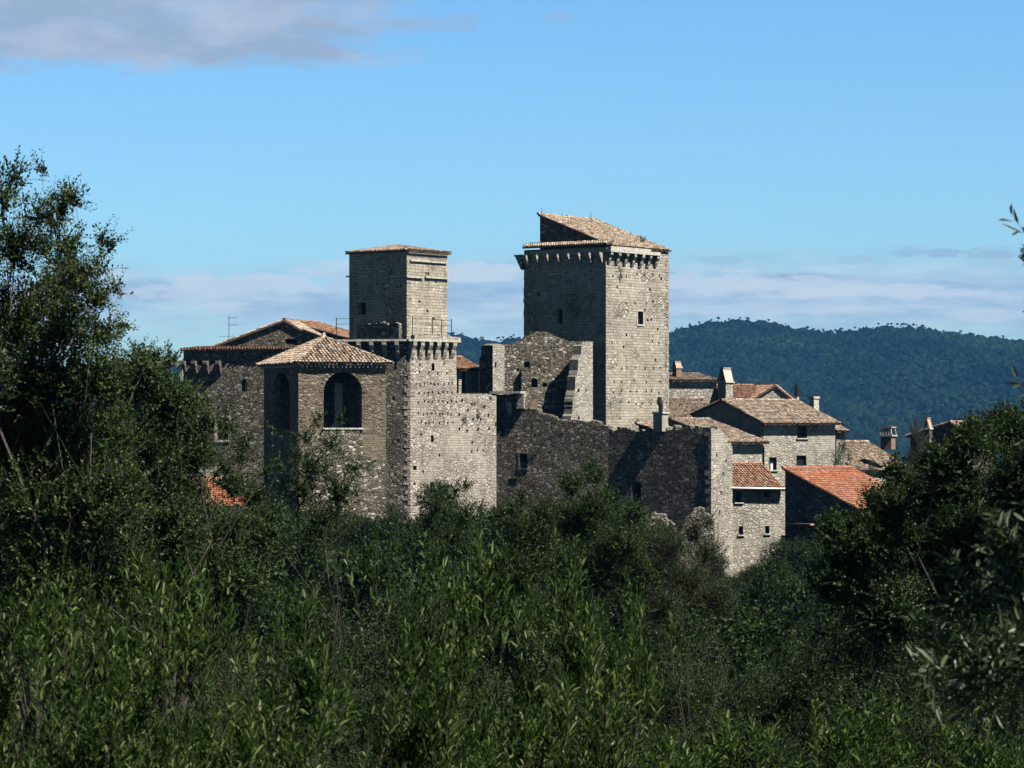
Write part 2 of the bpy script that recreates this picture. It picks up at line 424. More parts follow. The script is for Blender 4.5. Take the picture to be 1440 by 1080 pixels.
def corbels(parent, P0, d, us, ztop, h, out, w, slabspan=None, mat='trim', group=True):
    """machicolation brackets, each a part: stepped wedge"""
    n = nrm(d)
    for u in us:
        b = MB(); c = P0 + d * u
        hh = h * random.uniform(.9, 1.08); o_ = out * random.uniform(.92, 1.05); ww = w * random.uniform(.9, 1.1) / 2
        prof = [(0, ztop), (o_, ztop), (o_, ztop - hh * .2), (o_ * .62, ztop - hh * .42), (o_ * .55, ztop - hh * .58), (o_ * .22, ztop - hh * .82), (0, ztop - hh)]
        A = [V(c - d * ww + n * (x - .05 * (x == 0)), z) for x, z in prof]; B = [V(c + d * ww + n * (x - .05 * (x == 0)), z) for x, z in prof]
        b.quad(*A[::-1]); b.quad(*B)
        for k in range(len(prof)):
            j = (k + 1) % len(prof); b.quad(A[k], A[j], B[j], B[k])
        b.build('corbel', M[mat], parent)

def quoins(parent, K, dA, dB, z0, z1, mat, h=.3, seed=1):
    """alternating corner blocks, slightly uneven, where wall dA ends and wall dB begins"""
    g_ = random.Random(seed); b = MB(); z = z0; nA = nrm(dA); nB_ = nrm(dB); k = 0
    while z < z1:
        hh = h * g_.uniform(.75, 1.25); a, c = ((.5, .26) if k % 2 else (.26, .5)); a *= g_.uniform(.8, 1.2); c *= g_.uniform(.8, 1.2)
        o = g_.uniform(.008, .05); e = g_.uniform(.004, .03)
        P = K + (nA + nB_) * o / max(.3, 1 + nA.dot(nB_)); zt_ = min(z + hh - .02, z1)
        A1 = P - dA * a; B1 = P + dB * c; A2 = A1 - nA * .12; B2 = B1 - nB_ * .12; I = K - (nA + nB_) * .12 / max(.3, 1 + nA.dot(nB_))
        pts = [A1, P, B1, B2, I, A2]
        lo = [V(p, z) for p in pts]; hi = [V(p, zt_) for p in pts]
        for i in range(6): j = (i + 1) % 6; b.quad(lo[i], lo[j], hi[j], hi[i])
        b.quad(hi[0], hi[1], hi[4], hi[5]); b.quad(hi[1], hi[2], hi[3], hi[4]); b.quad(lo[5], lo[4], lo[1], lo[0]); b.quad(lo[4], lo[3], lo[2], lo[1])
        z += hh; k += 1
    return b.build('quoins', M[mat], parent)
def rect(K, a, sL, sR):
    """footprint with nearest corner K, left wall normal at a degrees"""
    dL = dirv(a); dR = Vector((-dL.y, dL.x, 0))
    Lp = K - dL * sL; Rp = K + dR * sR; return [Lp, K, Rp, Lp + dR * sR], dL, dR

# ------------------------------------------------------------------ generic gabled / shed house
def gable_house(name, label, K, a, W, length, zA, zK, zap, f, zbase, mat='house', tmat='tile', over=.35, ops_front=(), ops_gable=(), gmat=None, th=.5, cat='house', group=None, ridge_t=True, wins=True, rake=.2, cornice=True):
    dG = dirv(a); dF = Vector((-dG.y, dG.x, 0)); A = K - dG * W; Rr = K + dF * length; B = A + dF * length
    t = thing(name, label, cat, V((A + K + Rr + B) / 4, zbase), group)
    pr = [(0, zA), (W * f, zap), (W, zK)] if 0 < f < 1 else [(0, zA), (W, zK)]
    og = [hole_px(A, dG, *o) for o in ops_gable]; of = [hole_px(K, dF, *o) for o in ops_front]
    w = MB(); wall(w, A, K, zbase, [(u, z - .06) for u, z in pr], th, og, back=False)
    w.build('gable_wall', [M[gmat or mat], M['void']], t)
    w = MB(); wall(w, K, Rr, zbase, zK - .06, th, of, back=False)
    wall(w, Rr, B, zbase, [(W - u, z - .06) for u, z in pr][::-1], th, (), back=False); wall(w, B, A, zbase, zA - .06, th, (), back=False)
    w.build('wall', [M[mat], M['void']], t)
    if wins:
        for o in og: window(t, A, dG, o)
        for o in of:
            window(t, K, dF, o)
            s = MB(); n = nrm(dF); q = K + dF * (o[0] + o[1]) / 2 + n * .05; s.box(V(q, o[2] - .05), dF * ((o[1] - o[0]) / 2 + .12), n * .08, (0, 0, .045)); s.build('sill', M['trim'], t)
    planes = []; rd = []
    e0 = -dF * rake; e1 = dF * (length + rake)
    if 0 < f < 1:
        ap = V(A + dG * W * f, zap)
        sK = (zap - zK) / (W * (1 - f)); sA = (zap - zA) / (W * f)
        k_ = V(K + dG * over, zK - sK * over); a_ = V(A - dG * over, zA - sA * over)
        planes = [([k_ + e0, k_ + e1, ap + e1, ap + e0], dF), ([a_ + e0, a_ + e1, ap + e1, ap + e0], dF)]
        rd = [(ap + e0, ap + e1)]
    else:
        s = (zA - zK) / W; k_ = V(K + dG * over, zK - s * over); a_ = V(A - dG * .1, zA + s * .1)
        planes = [([k_ + e0, k_ + e1, a_ + e1, a_ + e0], dF)]; rd = [(a_ + e0, a_ + e1)]
    roof(t, planes, tmat, rd if ridge_t else ())
    if cornice:
        c = MB(); n = nrm(dF); L = length; k = 0
        s = (planes[0][0][2] - planes[0][0][1]); 
        while k * .3 < L:
            q = K + dF * (k * .3 + .05); zz = zK - .16 - over * .5 * ((zap - zK) / (W * (1 - f)) if 0 < f < 1 else (zA - zK) / W)
            c.box(V(q + n * over * .42, zz), dF * .045, n * over * .42, (0, 0, .05)); k += 1
        c.build('rafters', M['wood'], t)
    return t, A, dG, dF, Rr

def chimney(label, px, D, y_top, y_base, w, kind='gabled', a=-37, group=None, mat='brick', capm='tile_red'):
    c = at(px, D); dL = dirv(a); n = nrm(dL); zt = Z(y_top, D); zb = Z(y_base, D); s = D / F; hw = w * s / 2 / 1.25
    t = thing('chimney', label, 'chimney', V(c, zb), group)
    hcap = (zt - zb) * (.42 if kind != 'plain' else .12)
    b = MB(); b.box(V(c, (zb + zt - hcap) / 2), dL * hw * .9, n * hw * .9, (0, 0, (zt - hcap - zb) / 2)); b.build('shaft', M[mat], t)
    b = MB(); b.box(V(c, zt - hcap + .05), dL * hw * 1.12, n * hw * 1.12, (0, 0, .06)); b.build('collar', M['trim'], t)
    z0 = zt - hcap + .11
    if kind == 'gabled':       # two leaning tile slabs
        b = MB()
        for sg in (-1, 1):
            b.quad(V(c + dL * sg * hw * .95 + n * hw, z0), V(c + dL * sg * hw * .95 - n * hw, z0), V(c + dL * sg * hw * .28 - n * hw, zt), V(c + dL * sg * hw * .28 + n * hw, zt))
            b.quad(V(c + dL * sg * hw * .75 - n * hw, z0), V(c + dL * sg * hw * .75 + n * hw, z0), V(c + dL * sg * hw * .1 + n * hw, zt - .02), V(c + dL * sg * hw * .1 - n * hw, zt - .02))
            for e in (-1, 1): b.quad(*[V(c + dL * sg * hw * x + n * hw * e, z) for x, z in ((.95, z0), (.75, z0), (.1, zt - .02), (.28, zt))])
        b.box(V(c, zt + .02), dL * hw * .45, n * hw, (0, 0, .04))
        b.build('cap', M[capm], t)
    elif kind == 'slatted':
        b = MB()
        for k in range(5):
            x = -1 + k * .5; b.frustum(V(c + n * hw * .9 + dL * hw * x * .95, z0), V(c + n * hw * .8 + dL * hw * x * .75, zt - .1), dL, n, .05, .05, .05, .05)
            b.frustum(V(c - n * hw * .9 + dL * hw * x * .95, z0), V(c - n * hw * .8 + dL * hw * x * .75, zt - .1), dL, n, .05, .05, .05, .05)
        b.build('vent_slats', M['trim'], t)
        b = MB(); b.box(V(c, zt - .05), dL * hw, n * hw, (0, 0, .06)); b.build('cap', M['tile_red'], t)
    elif kind == 'plain':
        b = MB(); b.box(V(c, zt - .02), dL * hw * 1.1, n * hw * 1.1, (0, 0, .05)); b.build('cap', M['trim'], t)
    return t

exec_parts = []
# ================================================================== THE CASTLE
random.seed(11)
AL = -37
dL = dirv(AL); dR = Vector((-dL.y, dL.x, 0)); nL = nrm(dL); nR = nrm(dR)

# ---- great tower
K = at(852, 238.0); sL = (K - ext(K, dL, 737)).length; sR = (ext(K, dR, 940) - K).length
FP, _, _ = rect(K, AL, sL, sR); Lp, _, Rp, Bp = FP
GT = thing('great_tower', 'tall square limestone keep with a steep lean-to tiled roof and corbels below the eaves', 'tower', V((Lp + Rp) / 2, -4))
zt = Z(346, 238) - .05
opsL = [hole_px(Lp, dL, 787, 445, 8, 20, .5), hole_px(Lp, dL, 757, 414, 4, 5, .4), hole_px(Lp, dL, 836, 519, 3, 5, .3)]
opsR = [hole_px(K, dR, 900.5, 447, 7.5, 18, .45)]
rr = random.Random(5)
for yy in (387, 425, 519, 536, 551, 566, 480, 590):
    for k in range(7):
        px = 861 + k * 11.3 + rr.uniform(-3, 3)
        if px < 934 and rr.random() < (.95 if yy in (387, 519, 551, 566) else .45): opsR.append(hole_px(K, dR, px, yy + rr.uniform(-2, 2), 1.7, 3.2, .3))
for px, py in ((911, 450), (916, 449), (925, 463), (907, 436), (918, 424), (930, 392), (868, 404), (914, 407), (881, 471), (922, 506), (877, 488)):
    opsR.append(hole_px(K, dR, px, py, 2.2, 4, .3))
w = MB(); wall(w, Lp, K, -4, zt, .9, opsL, back=False); wall(w, K, Rp, -4, zt, .9, opsR, back=False)
wall(w, Rp, Bp, -4, zt, .9, (), back=False); wall(w, Bp, Lp, -4, zt, .9, (), back=False)
w.build('wall', [M['ashlar'], M['void']], GT)
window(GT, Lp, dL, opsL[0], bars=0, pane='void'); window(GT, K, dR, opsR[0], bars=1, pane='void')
s = MB(); surround(s, K, dR, opsR[0], .14); s.build('window_surround', M['trim'], GT)
zc = Z(354, 238.5)
corbels(GT, Lp, dL, [.35 + k * (sL - .8) / 7 for k in range(8)], zc - .05, 1.15, .5, .34, mat='pale')
corbels(GT, K, dR, [.25 + k * 1.13 for k in range(7)], zc - .05, 1.2, .5, .34, mat='pale')
b = MB(); b.box(V(Lp + nL * .12 - dL * .28, zc - .55), dL * .3, nL * .2, (0, 0, .5)); 
b.quad(V(Lp - dL * .62 + nL * .3, zc), V(Lp + nL * .3, zc), V(Lp + nL * .3, zc - 1.2), V(Lp - dL * .2 + nL * .3, zc - .8))
b = MB(); b.frustum(V(Lp - dL * .05, zc - 1.25), V(Lp - dL * .28, zc - .12), dL, nL, .06, .3, .42, .34); b.box(V(Lp - dL * .3, zc - .05), dL * .48, nL * .36, (0, 0, .07))
b.build('corbel', M['rubble'], GT)
quoins(GT, K, dL, dR, -3, zc - 1.3, 'ashlar', .32, 1); quoins(GT, Rp, dR, dL * -1, -3, zt - .6, 'ashlar', .32, 2); quoins(GT, Lp, dR * -1, dL, -3, zc - 1.4, 'ashlar', .32, 3)
# overhanging parapet strip carried by the right-hand corbels
b = MB(); b.box(V(K + dR * 3.6 + nR * .26, zc + .1), dR * 3.62, nR * .27, (0, 0, .14)); b.box(V(K + dR * 3.2 + nR * .17, zc + .34), dR * 2.9, nR * .15, (0, 0, .11))
b.build('parapet', M['trim'], GT)
# shed roof + its upper wall
zE = Z(344, 238); ins = .95
A0 = Lp + dL * .95 - nL * ins; zA = Z(303, A0.y)
up0 = A0; up1 = K - nL * ins + dL * .0
run = (K - A0).dot(dL)
Bq = Bp + dL * .95
w = MB(); wall(w, A0, up1, zE - .6, [(0, zA - .12), (run, zE + .0)], .5, (), back=False)
wall(w, Bq, A0, zE - .6, zA - .14, .5, (), back=False)
w.build('upper_wall', [M['rubble'], M['void']], GT)
ov = .14
pk = V(up1 + dL * ov, zE - ov * (zA - zE) / run); pa = V(A0 - dL * .12, zA + .1)
far = sR + ov - .0
planes = [([pk - nR * 0 + nL * .15, pk + dR * (sR - .95 + .15), pa + dR * (sR - .95 + .15), pa + nL * .15], dR)]
ze2 = Z(341, 238) - .02
st = [V(Lp + nL * .1 - dL * .1, ze2 - .05), V(K + nL * .1 + dL * .2, ze2 - .05), V(K - nL * 1.0 + dL * .2, ze2 + .28), V(Lp - nL * 1.0 - dL * .3, ze2 + .28)]
roof(GT, planes, 'tile', [(pa + nL * .15, pa + dR * (sR - .95 + .15))], jit=.035)
roof(GT, [(st, dL)], 'tile', name='skirt_roof')
bed = MB(); slab(bed, [V(p, zt + .02) for p in FP], .1); bed.build('roof_bed', M['roofbed'], GT)
for px, D, yb, yt, lab in ((762, 240, 303, 291, 'short iron rod on the highest corner of the keep roof'), (831, 243, 310, 298, 'short iron rod halfway down the ridge of the keep roof')):
    b = MB(); q = at(px, D); b.tube(V(q, Z(yb + 4, D)), V(q, Z(yt, D)), .03, .015); props(b.build('lightning_rod', M['iron']), lab, 'rod', 'iron rods on the keep roof')

# ---- machicolated base tower with its terrace
K2 = at(577, 224.6); aB = -12; dB = dirv(aB); nB = nrm(dB); dC = dirv(46); nC = nrm(dC)
L2 = ext(K2, -dB, 482); R2m = ext(K2, dC, 642); R2 = ext(K2, dC, 698)
sB = (K2 - L2).length; sC = (R2m - K2).length; sC2 = (R2 - K2).length
back_in = Vector((-nC.x, -nC.y, 0)) * 6.5
BT = thing('machicolated_tower', 'pale stone tower with a bracketed terrace on top, sunlit on its right face', 'tower', V(K2 - nB * 3, -8))
ztB = Z(478, 224.6)
opsC = [hole_px(K2, dC, 609, 516, 4, 10, .5), hole_px(K2, dC, 608, 617, 4, 10, .5), hole_px(K2, dC, 607, 685, 4.5, 14, .5), hole_px(K2, dC, 583.5, 658, 5, 6, .3), hole_px(K2, dC, 583, 681, 3, 5, .3)]
rr = random.Random(9)
for yy, a0, a1, n in ((540, 582, 640, 9), (552, 586, 640, 8), (565, 586, 646, 9), (582, 587, 638, 9), (594, 588, 640, 8), (634, 660, 682, 3), (524, 584, 636, 4), (512, 584, 632, 3)):
    for k in range(n):
        opsC.append(hole_px(K2, dC, a0 + (a1 - a0) * (k + .5) / n + rr.uniform(-1.5, 1.5), yy + rr.uniform(-1.2, 1.2), 1.9, 3.4, .3))
for px, py in ((646, 583), (646, 603), (658, 577), (665, 590), (657, 606), (687, 584), (690, 560), (672, 604), (688, 603), (650, 563), (595, 663), (664, 622), (618, 640), (592, 611), (676, 590), (697, 597)):
    opsC.append(hole_px(K2, dC, px, py, 2.4, 4.2, .3))
topC = prof_px(K2, dC, [(577, 478), (641.5, 478), (642.5, 553), (660, 554), (686, 554), (697.8, 557)])
opsB = [hole_px(L2, dB, 553, 560, 3, 6, .3), hole_px(L2, dB, 560, 620, 3, 5, .3)]
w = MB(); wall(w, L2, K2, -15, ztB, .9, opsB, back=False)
w.build('shaded_wall', [M['dirty'], M['void']], BT)  # darker stone than the sunlit wall: shade partly put into the colour
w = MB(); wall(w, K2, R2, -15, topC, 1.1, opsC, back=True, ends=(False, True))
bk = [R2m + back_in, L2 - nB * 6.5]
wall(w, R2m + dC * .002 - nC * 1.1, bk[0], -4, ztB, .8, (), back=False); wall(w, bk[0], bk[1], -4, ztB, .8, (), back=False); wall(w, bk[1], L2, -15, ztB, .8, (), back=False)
w.build('sunlit_wall', [M['pale'], M['void']], BT)  # paler stone on the sunny face of the same tower, sunlight in the colour
zcb = Z(480, 224.6)
corbels(BT, L2, dB, [.35 + k * 1.02 for k in range(5)], zcb, 1.35, .5, .32, mat='pale')
corbels(BT, K2, dC, [.1 + k * .87 for k in range(6)], zcb, 1.5, .45, .40, mat='pale')
o = .47
def off(a): return a
tp = [L2 + nB * o - dB * .4, K2 + nB * o + (dC + dB).normalized() * 0 , K2 + nC * o, R2m + nC * o + dC * .04, R2m - nC * 6.6 + dC * .04, L2 - nB * 6.5]
b = MB(); slab(b, [V(p, zcb + .17) for p in tp], .16); b.build('terrace', M['trim'], BT)
b = MB(); wall(b, K2 + nC * (o - .02), R2m + nC * (o - .02) + dC * .02, zcb + .16, zcb + .5, .4, (), jag=.12); wall(b, K2 + nC * o + nB * .0, K2 + nC * (o - .01) + dC * .9, zcb + .17, zcb + .36, .4, (), jag=.06)
b.build('parapet', [M['pale'], M['void']], BT)
quoins(BT, K2, dB, dC, -15, zcb - 1.6, 'pale', .3, 4); 
# railing on the terrace
RL = thing('terrace_railing', 'thin rusty iron railing round the terrace of the machicolated tower', 'railing', V(K2, zcb + .35))
zr = Z(446, 225)
pp = [at(473, 226.5), at(499, 225.2), at(580, 223.9), at(608, 226.6), at(621, 228.6), at(635, 229.6)]
for q in pp:
    b = MB(); b.tube(V(q, zcb + .1), V(q, zr + random.uniform(-.03, .06)), .035, n=5); b.build('post', M['iron'], RL)
for zz in (zr - .08, zr - .5):
    for a_, c_ in ((0, 1), (2, 3), (3, 4), (4, 5)):
        b = MB(); b.tube(V(pp[a_], zz), V(pp[c_], zz), .018, n=5); b.build('rail', M['iron'], RL)
# bit of rail running off left of the upper tower
# ---- upper small tower
K3 = at(572, 226.6); s3L = (K3 - ext(K3, dL, 491)).length; s3R = (ext(K3, dR, 629) - K3).length
FP3, _, _ = rect(K3, AL, s3L, s3R); L3, _, R3, B3 = FP3
UT = thing('upper_turret', 'smaller square turret with a low tiled cap standing on the machicolated terrace', 'tower', V((L3 + R3) / 2, zcb + .35))
z3 = Z(351, 226.6); zb3 = zcb + .1
o3L = [hole_px(L3, dL, 509, 434, 11, 17, .5)] + [hole_px(L3, dL, x, y, 2.5, 3, .25) for x, y in ((558, 403), (564, 401), (537, 414), (530, 399), (500, 400), (548, 421))]
o3R = [hole_px(K3, dR, x, y, 2.4, 3.8, .3) for x, y in ((599, 384.5), (602.5, 384.5), (601, 437), (613, 396), (623, 392), (590, 424), (610, 448))]
w = MB(); wall(w, L3, K3, zb3, z3, .6, o3L, back=False); wall(w, K3, R3, zb3, z3, .6, o3R, back=False); wall(w, R3, B3, zb3, z3, .6, (), back=False); wall(w, B3, L3, zb3, z3, .6, (), back=False)
w.build('wall', [M['ashlar'], M['void']], UT)
window(UT, L3, dL, o3L[0], bars=0, pane='void')
for (P_, d_, u0, u1, yy, ot) in ((K3, dR, .35, s3R - .15, 367, .14), (K3, dR, -.12, 1.9, 389, .17), (K3, dR, 2.2, s3R + .2, 390, .17), (L3, dL, -.2, .15, 388, .17), (L3, dL, 1.1, 2.0, 388, .1), (L3, dL, 3.9, s3L + .15, 388, .15)):
    b = MB(); n_ = nrm(d_); D_ = 226.6 - (0 if d_ is dR else 0); q = P_ + d_ * (u0 + u1) / 2; b.box(V(q + n_ * (ot / 2 - .03), Z(yy, q.y - 1)), d_ * (u1 - u0) / 2, n_ * (ot / 2 + .03), (0, 0, .06)); b.build('string_course', M['trim'], UT)
ov = .22; e3 = [L3 - dL * ov + nL * ov, K3 + dL * ov + nL * ov, R3 + dL * ov - nL * ov * 0 + dR * ov, B3 - dL * ov + dR * ov]
ze3 = z3 - .02; ap = [V(L3 * .62 + K3 * .38 + dR * s3R * .5, z3 + .52), V(L3 * .45 + K3 * .55 + dR * s3R * .5, z3 + .5)]
E = [V(p, ze3) for p in e3]
roof(UT, [([E[0], E[1], ap[1], ap[0]], dL), ([E[1], E[2], ap[1]], dR), ([E[2], E[3], ap[0], ap[1]], dL), ([E[3], E[0], ap[0]], dR)], 'tile', [(ap[0], ap[1])], jit=.03)
c = MB()
for k in range(int(s3R / .28)): q = K3 + dR * (.2 + k * .28) + nR * .08; c.box(V(q, z3 - .18), dR * .06, nR * .1, (0, 0, .1))
c.build('cornice', M['trim'], UT)
quoins(UT, K3, dL, dR, zb3 + .05, z3 - .25, 'ashlar', .3, 5)
# ragged low wall in front of turret (broken parapet)
b = MB(); P0 = ext(K3, dL, 508) + nL * .45; P1 = ext(K3, dL, 566) + nL * .45
wall(b, P0, P1, zcb + .1, prof_px(P0, (P1 - P0).normalized(), [(508, 458), (514, 456), (530, 455), (538, 453), (545, 457), (552, 454), (565, 458)]), .4, (), jag=.1)
props(b.build('broken_parapet', [M['rubble'], M['void']]), 'low crumbling rubble parapet on the shaded side at the foot of the upper turret', 'wall')

# ---- arched loggia pavilion
K4 = at(420, 214.0); dP = dirv(-68); dQ = Vector((-dP.y, dP.x, 0)); nP = nrm(dP); nQ = nrm(dQ)
s4Q = (ext(K4, dQ, 542) - K4).length; s4P = (K4 - ext(K4, dP, 371)).length
L4 = K4 - dP * s4P; R4 = K4 + dQ * s4Q; B4 = L4 + dQ * s4Q
PV = thing('arched_loggia', 'square brown stone loggia with tall open arches under a hipped tile roof', 'loggia', V((L4 + R4) / 2, -9))
z4 = Z(509, 214); th4 = .55
def arch_op(P0, d, px0, px1, yt, yb, depth=None):
    a = ext(P0, d, px0); b_ = ext(P0, d, px1); D_ = (a.y + b_.y) / 2
    return ((a - P0).dot(d), (b_ - P0).dot(d), Z(yb, D_), Z(yt, D_), depth, 1.0)
oF = [arch_op(K4, dQ, 455, 509, 523, 602)]
oS = [arch_op(L4, dP, 383, 408, 524, 604)]
oS[0] = oS[0][:5] + (.75,)
w = MB(); wall(w, L4, K4, -15, z4, th4, oS, ends=False); wall(w, K4, R4, -15, z4, th4, oF, ends=False); wall(w, R4, B4, -15, z4, th4, (), ends=False); wall(w, B4, L4, -15, z4, th4, [(1.5, 4.2, oF[0][2], oF[0][3] - .4, .2, 1.0)], ends=False)
w.build('wall', [M['brown'], M['void']], PV)
b = MB(); slab(b, [V(p, oF[0][2] - .3) for p in (L4 - nP * .1 + dP * .0, K4 - nP * .1, R4 - nP * .1 - dQ * .1, B4 + dP * .1)], .2); b.build('floor_slab', M['plaster'], PV)
b = MB(); q = K4 + dQ * ((oF[0][1] + oF[0][0]) / 2 + .75) - nQ * 3.2; b.box(V(q, oF[0][2] + 1.5), dQ * .22, nQ * .3, (0, 0, 1.9)); 
b.quad(V(q - dQ * 1.0 + nQ * .5, oF[0][2] - .1), V(q + dQ * .2 + nQ * .5, oF[0][2] - .1), V(q + dQ * .1 + nQ * .5, oF[0][2] + 1.1)); b.build('inner_pier', M['trim'], PV)
n_ = nQ; b = MB(); b.box(V(K4 + dQ * (oF[0][0] + oF[0][1]) / 2 + n_ * .06, oF[0][2] - .04), dQ * ((oF[0][1] - oF[0][0]) / 2 + .1), n_ * .12, (0, 0, .06)); b.build('sill', M['trim'], PV)
# voussoirs round the front arch
b = MB(); r_ = (oF[0][1] - oF[0][0]) / 2; cu = (oF[0][0] + oF[0][1]) / 2; zs = oF[0][3] - r_
for k in range(17):
    an = math.pi * (k + .5) / 17; q = K4 + dQ * (cu + math.cos(an) * (r_ + .17)) + nQ * .005
    rad = (dQ * math.cos(an) + Vector((0, 0, math.sin(an)))); tg = (-dQ * math.sin(an) + Vector((0, 0, math.cos(an))))
    b.box(V(q, zs + math.sin(an) * (r_ + .17)), rad * .16, nQ * .03, tg * (r_ * math.pi / 17 / 2 * .93))
b.build('arch_ring', M['brown'], PV)
ov = .42; e4 = [L4 - dP * ov + nP * ov - nQ * 0, K4 + dP * ov + nP * ov, R4 + dP * ov + dQ * ov, B4 - dP * ov + dQ * ov]
ze4 = z4 - .05; apx = V((L4 + R4) / 2, Z(474, 219)); E = [V(p, ze4) for p in e4]
roof(PV, [([E[k], E[(k + 1) % 4], apx], (dP, dQ, dP, dQ)[k]) for k in range(4)], 'tile', [(E[k], apx) for k in range(4)], pitch=.27, exp=.4, r=.12, jit=.03)
b = MB(); b.frustum(apx + Vector((0, 0, .05)), apx + Vector((0, 0, .35)), dP, nP, .14, .14, .06, .06); b.build('finial', M['trim'], PV)
for (P_, d_, L_) in ((L4, dP, s4P), (K4, dQ, s4Q)):
    nn = nrm(d_); c = MB()
    for k in range(int(L_ / .34)):
        q = P_ + d_ * (.2 + k * .34) + nn * .15; c.box(V(q, z4 - .24), d_ * .07, nn * .17, (0, 0, .13))
    c.build('cornice', M['trim'], PV)
# bright rough lower face: battered plinth
b = MB(); wall(b, K4 + nQ * .12, R4 + nQ * .12, -15, prof_px(K4 + nQ * .12, dQ, [(420, 640), (452, 606), (505, 605), (510, 640), (543, 655)]), .1, (), jag=.1)
b.build('patched_base', [M['rubble'], M['void']], PV)

quoins(PV, K4, dP, dQ, -15, z4 - .5, 'brown', .28, 6); quoins(PV, R4, dQ, dP * -1, -15, z4 - .5, 'brown', .28, 7)
# ---- long block to the left, behind the loggia
aG = -15; dH = dirv(aG); nH = nrm(dH); L5 = at(258, 230.2); R5 = ext(L5, dH, 481)
LB = thing('fortified_house', 'dark rubble block with brackets and small windows left of the arched loggia', 'building', V((L5 + R5) / 2, -9))
z5 = Z(491, 229)
o5 = [hole_px(L5, dH, 343.5, 542, 9, 17, .5, 1.0), hole_px(L5, dH, 313, 603, 16, 31, .5), hole_px(L5, dH, 296, 600, 9, 20, .15)] + [hole_px(L5, dH, x, y, 3, 3.5, .3) for x, y in ((270, 560), (285, 575), (360, 565), (330, 580), (352, 610), (275, 610))]
w = MB(); wall(w, L5, R5, -15, z5, .8, o5, back=False); bl = L5 - nH * 8; br_ = R5 - nH * 8
wall(w, R5, br_, -9, z5, .8, (), back=False); wall(w, br_, bl, -9, z5, .8, (), back=False); wall(w, bl, L5, -9, z5, .8, (), back=False)
w.build('wall', [M['dirty'], M['void']], LB)
window(LB, L5, dH, o5[1]); window(LB, L5, dH, o5[0], bars=0)
s = MB(); surround(s, L5, dH, o5[1], .18); s.build('window_surround', M['trim'], LB)
roof(LB, [([V(L5 + nH * .25 - dH * .15, z5), V(R5 + nH * .25, z5), V(R5 - nH * 3.5, z5 + .25), V(L5 - nH * 3.5 - dH * .15, z5 + .25)], dH)], 'tile_red')
bed = MB(); slab(bed, [V(p, z5 + .02) for p in (L5 - nH * 3, R5 - nH * 3, br_, bl)], .1); bed.build('roof_bed', M['roofbed'], LB)
corbels(LB, L5, dH, [.1, .45 + .55, 2.0, 3.05], Z(507, 229), 1.25, .55, .34, mat='brown')
b = MB(); q = L5 - dH * .0; b.frustum(V(q, Z(536, 229)), V(q - dH * .3, Z(508, 229)), dH, nH, .06, .3, .32, .36); b.box(V(q - dH * .32, Z(507, 229)), dH * .36, nH * .38, (0, 0, .05)); b.build('corbel', M['trim'], LB)
# gabled upper part
KG = at(452, 232.6); aGG = -10; dGG = dirv(aGG); AG = ext(KG, -dGG, 298); WG = (KG - AG).length; fG = (ext(KG, dGG, 400) - AG).length / WG
t, A_, dg_, df_, r_ = gable_house('gabled_house', 'dark stone gable with a long left slope rising behind the arched loggia', KG, aGG, WG, 4.0, Z(488, 234), Z(479, 232.6), Z(450, 233), fG, Z(520, 232), 'dirty', 'tile', over=.25, ops_gable=[(409, 480, 16, 7, .3, 0)], cat='building', wins=False, cornice=False)
KS = at(500, 237.5); AS = ext(KS, -dL, 407); WS = (KS - AS).length
gable_house('lean_to_house', 'small building with an orange tiled sloping roof left of the upper turret, shaded wall below', KS, AL, WS, 3.4, Z(452, AS.y), Z(478, KS.y), 0, 1.0, Z(520, 237), 'dirty', 'tile_red', over=.3, cat='building', cornice=False, ops_gable=())

# ---- curtain wall and shaded block
K6 = at(1000, 224.0); dK = dirv(-33); nK = nrm(dK); L6 = ext(K6, -dK, 856); R6 = ext(K6, dR, 1030)
Q0 = ext(L6, -dirv(-24), 690)
CW = thing('curtain_wall', 'long ruined rubble curtain wall, brownish, between the sunlit tower and the shaded block', 'wall', V((Q0 + L6) / 2, -9))
d6 = (L6 - Q0).normalized(); n6 = nrm(d6)
pr = prof_px(Q0, d6, [(690, 553), (738, 553), (739.5, 574), (755, 575), (757.5, 583), (775, 584), (779, 590), (800, 591), (833, 592), (856, 603)])
o6 = [hole_px(Q0, d6, 736, 648, 11, 20, .5), hole_px(Q0, d6, 752, 612, 3, 4, .3), hole_px(Q0, d6, 790, 610, 3, 4, .3), hole_px(Q0, d6, 818, 625, 3, 4, .3)]
w = MB(); wall(w, Q0, L6, -15, pr, .9, o6, jag=.14); w.build('masonry', [M['dirty'], M['void']], CW)
window(CW, Q0, d6, o6[0], bars=1, pane='void')
s = MB(); surround(s, Q0, d6, o6[0], .14); s.build('window_surround', M['dirty'], CW)
b = MB(); q = ext(Q0, d6, 716); b.box(V(q + n6 * .3, Z(552, 233)), d6 * 1.35, n6 * .5, (0, 0, .09)); b.build('ledge', M['trim'], CW)
corbels(CW, Q0, d6, [(ext(Q0, d6, 717) - Q0).length], Z(566, 233), 1.1, .5, .3)
b = MB(); q = ext(Q0, d6, 734); b.box(V(q + n6 * .02, Z(564, 233)), d6 * .3, n6 * .3, (0, 0, .6)); b.build('quoin_stub', M['house'], CW)
q = ext(Q0, d6, 736) ; b = MB()
for k in range(6): b.tube(V(q + n6 * .2 + d6 * (-.3 + k * .12), Z(657, 232.3)), V(q + n6 * .2 + d6 * (-.3 + k * .12), Z(650, 232.3)), .015, n=4)
b.tube(V(q + n6 * .2 - d6 * .35, Z(650, 232.3)), V(q + n6 * .2 + d6 * .35, Z(650, 232.3)), .02, n=4); b.build('window_grille', M['iron'], CW)
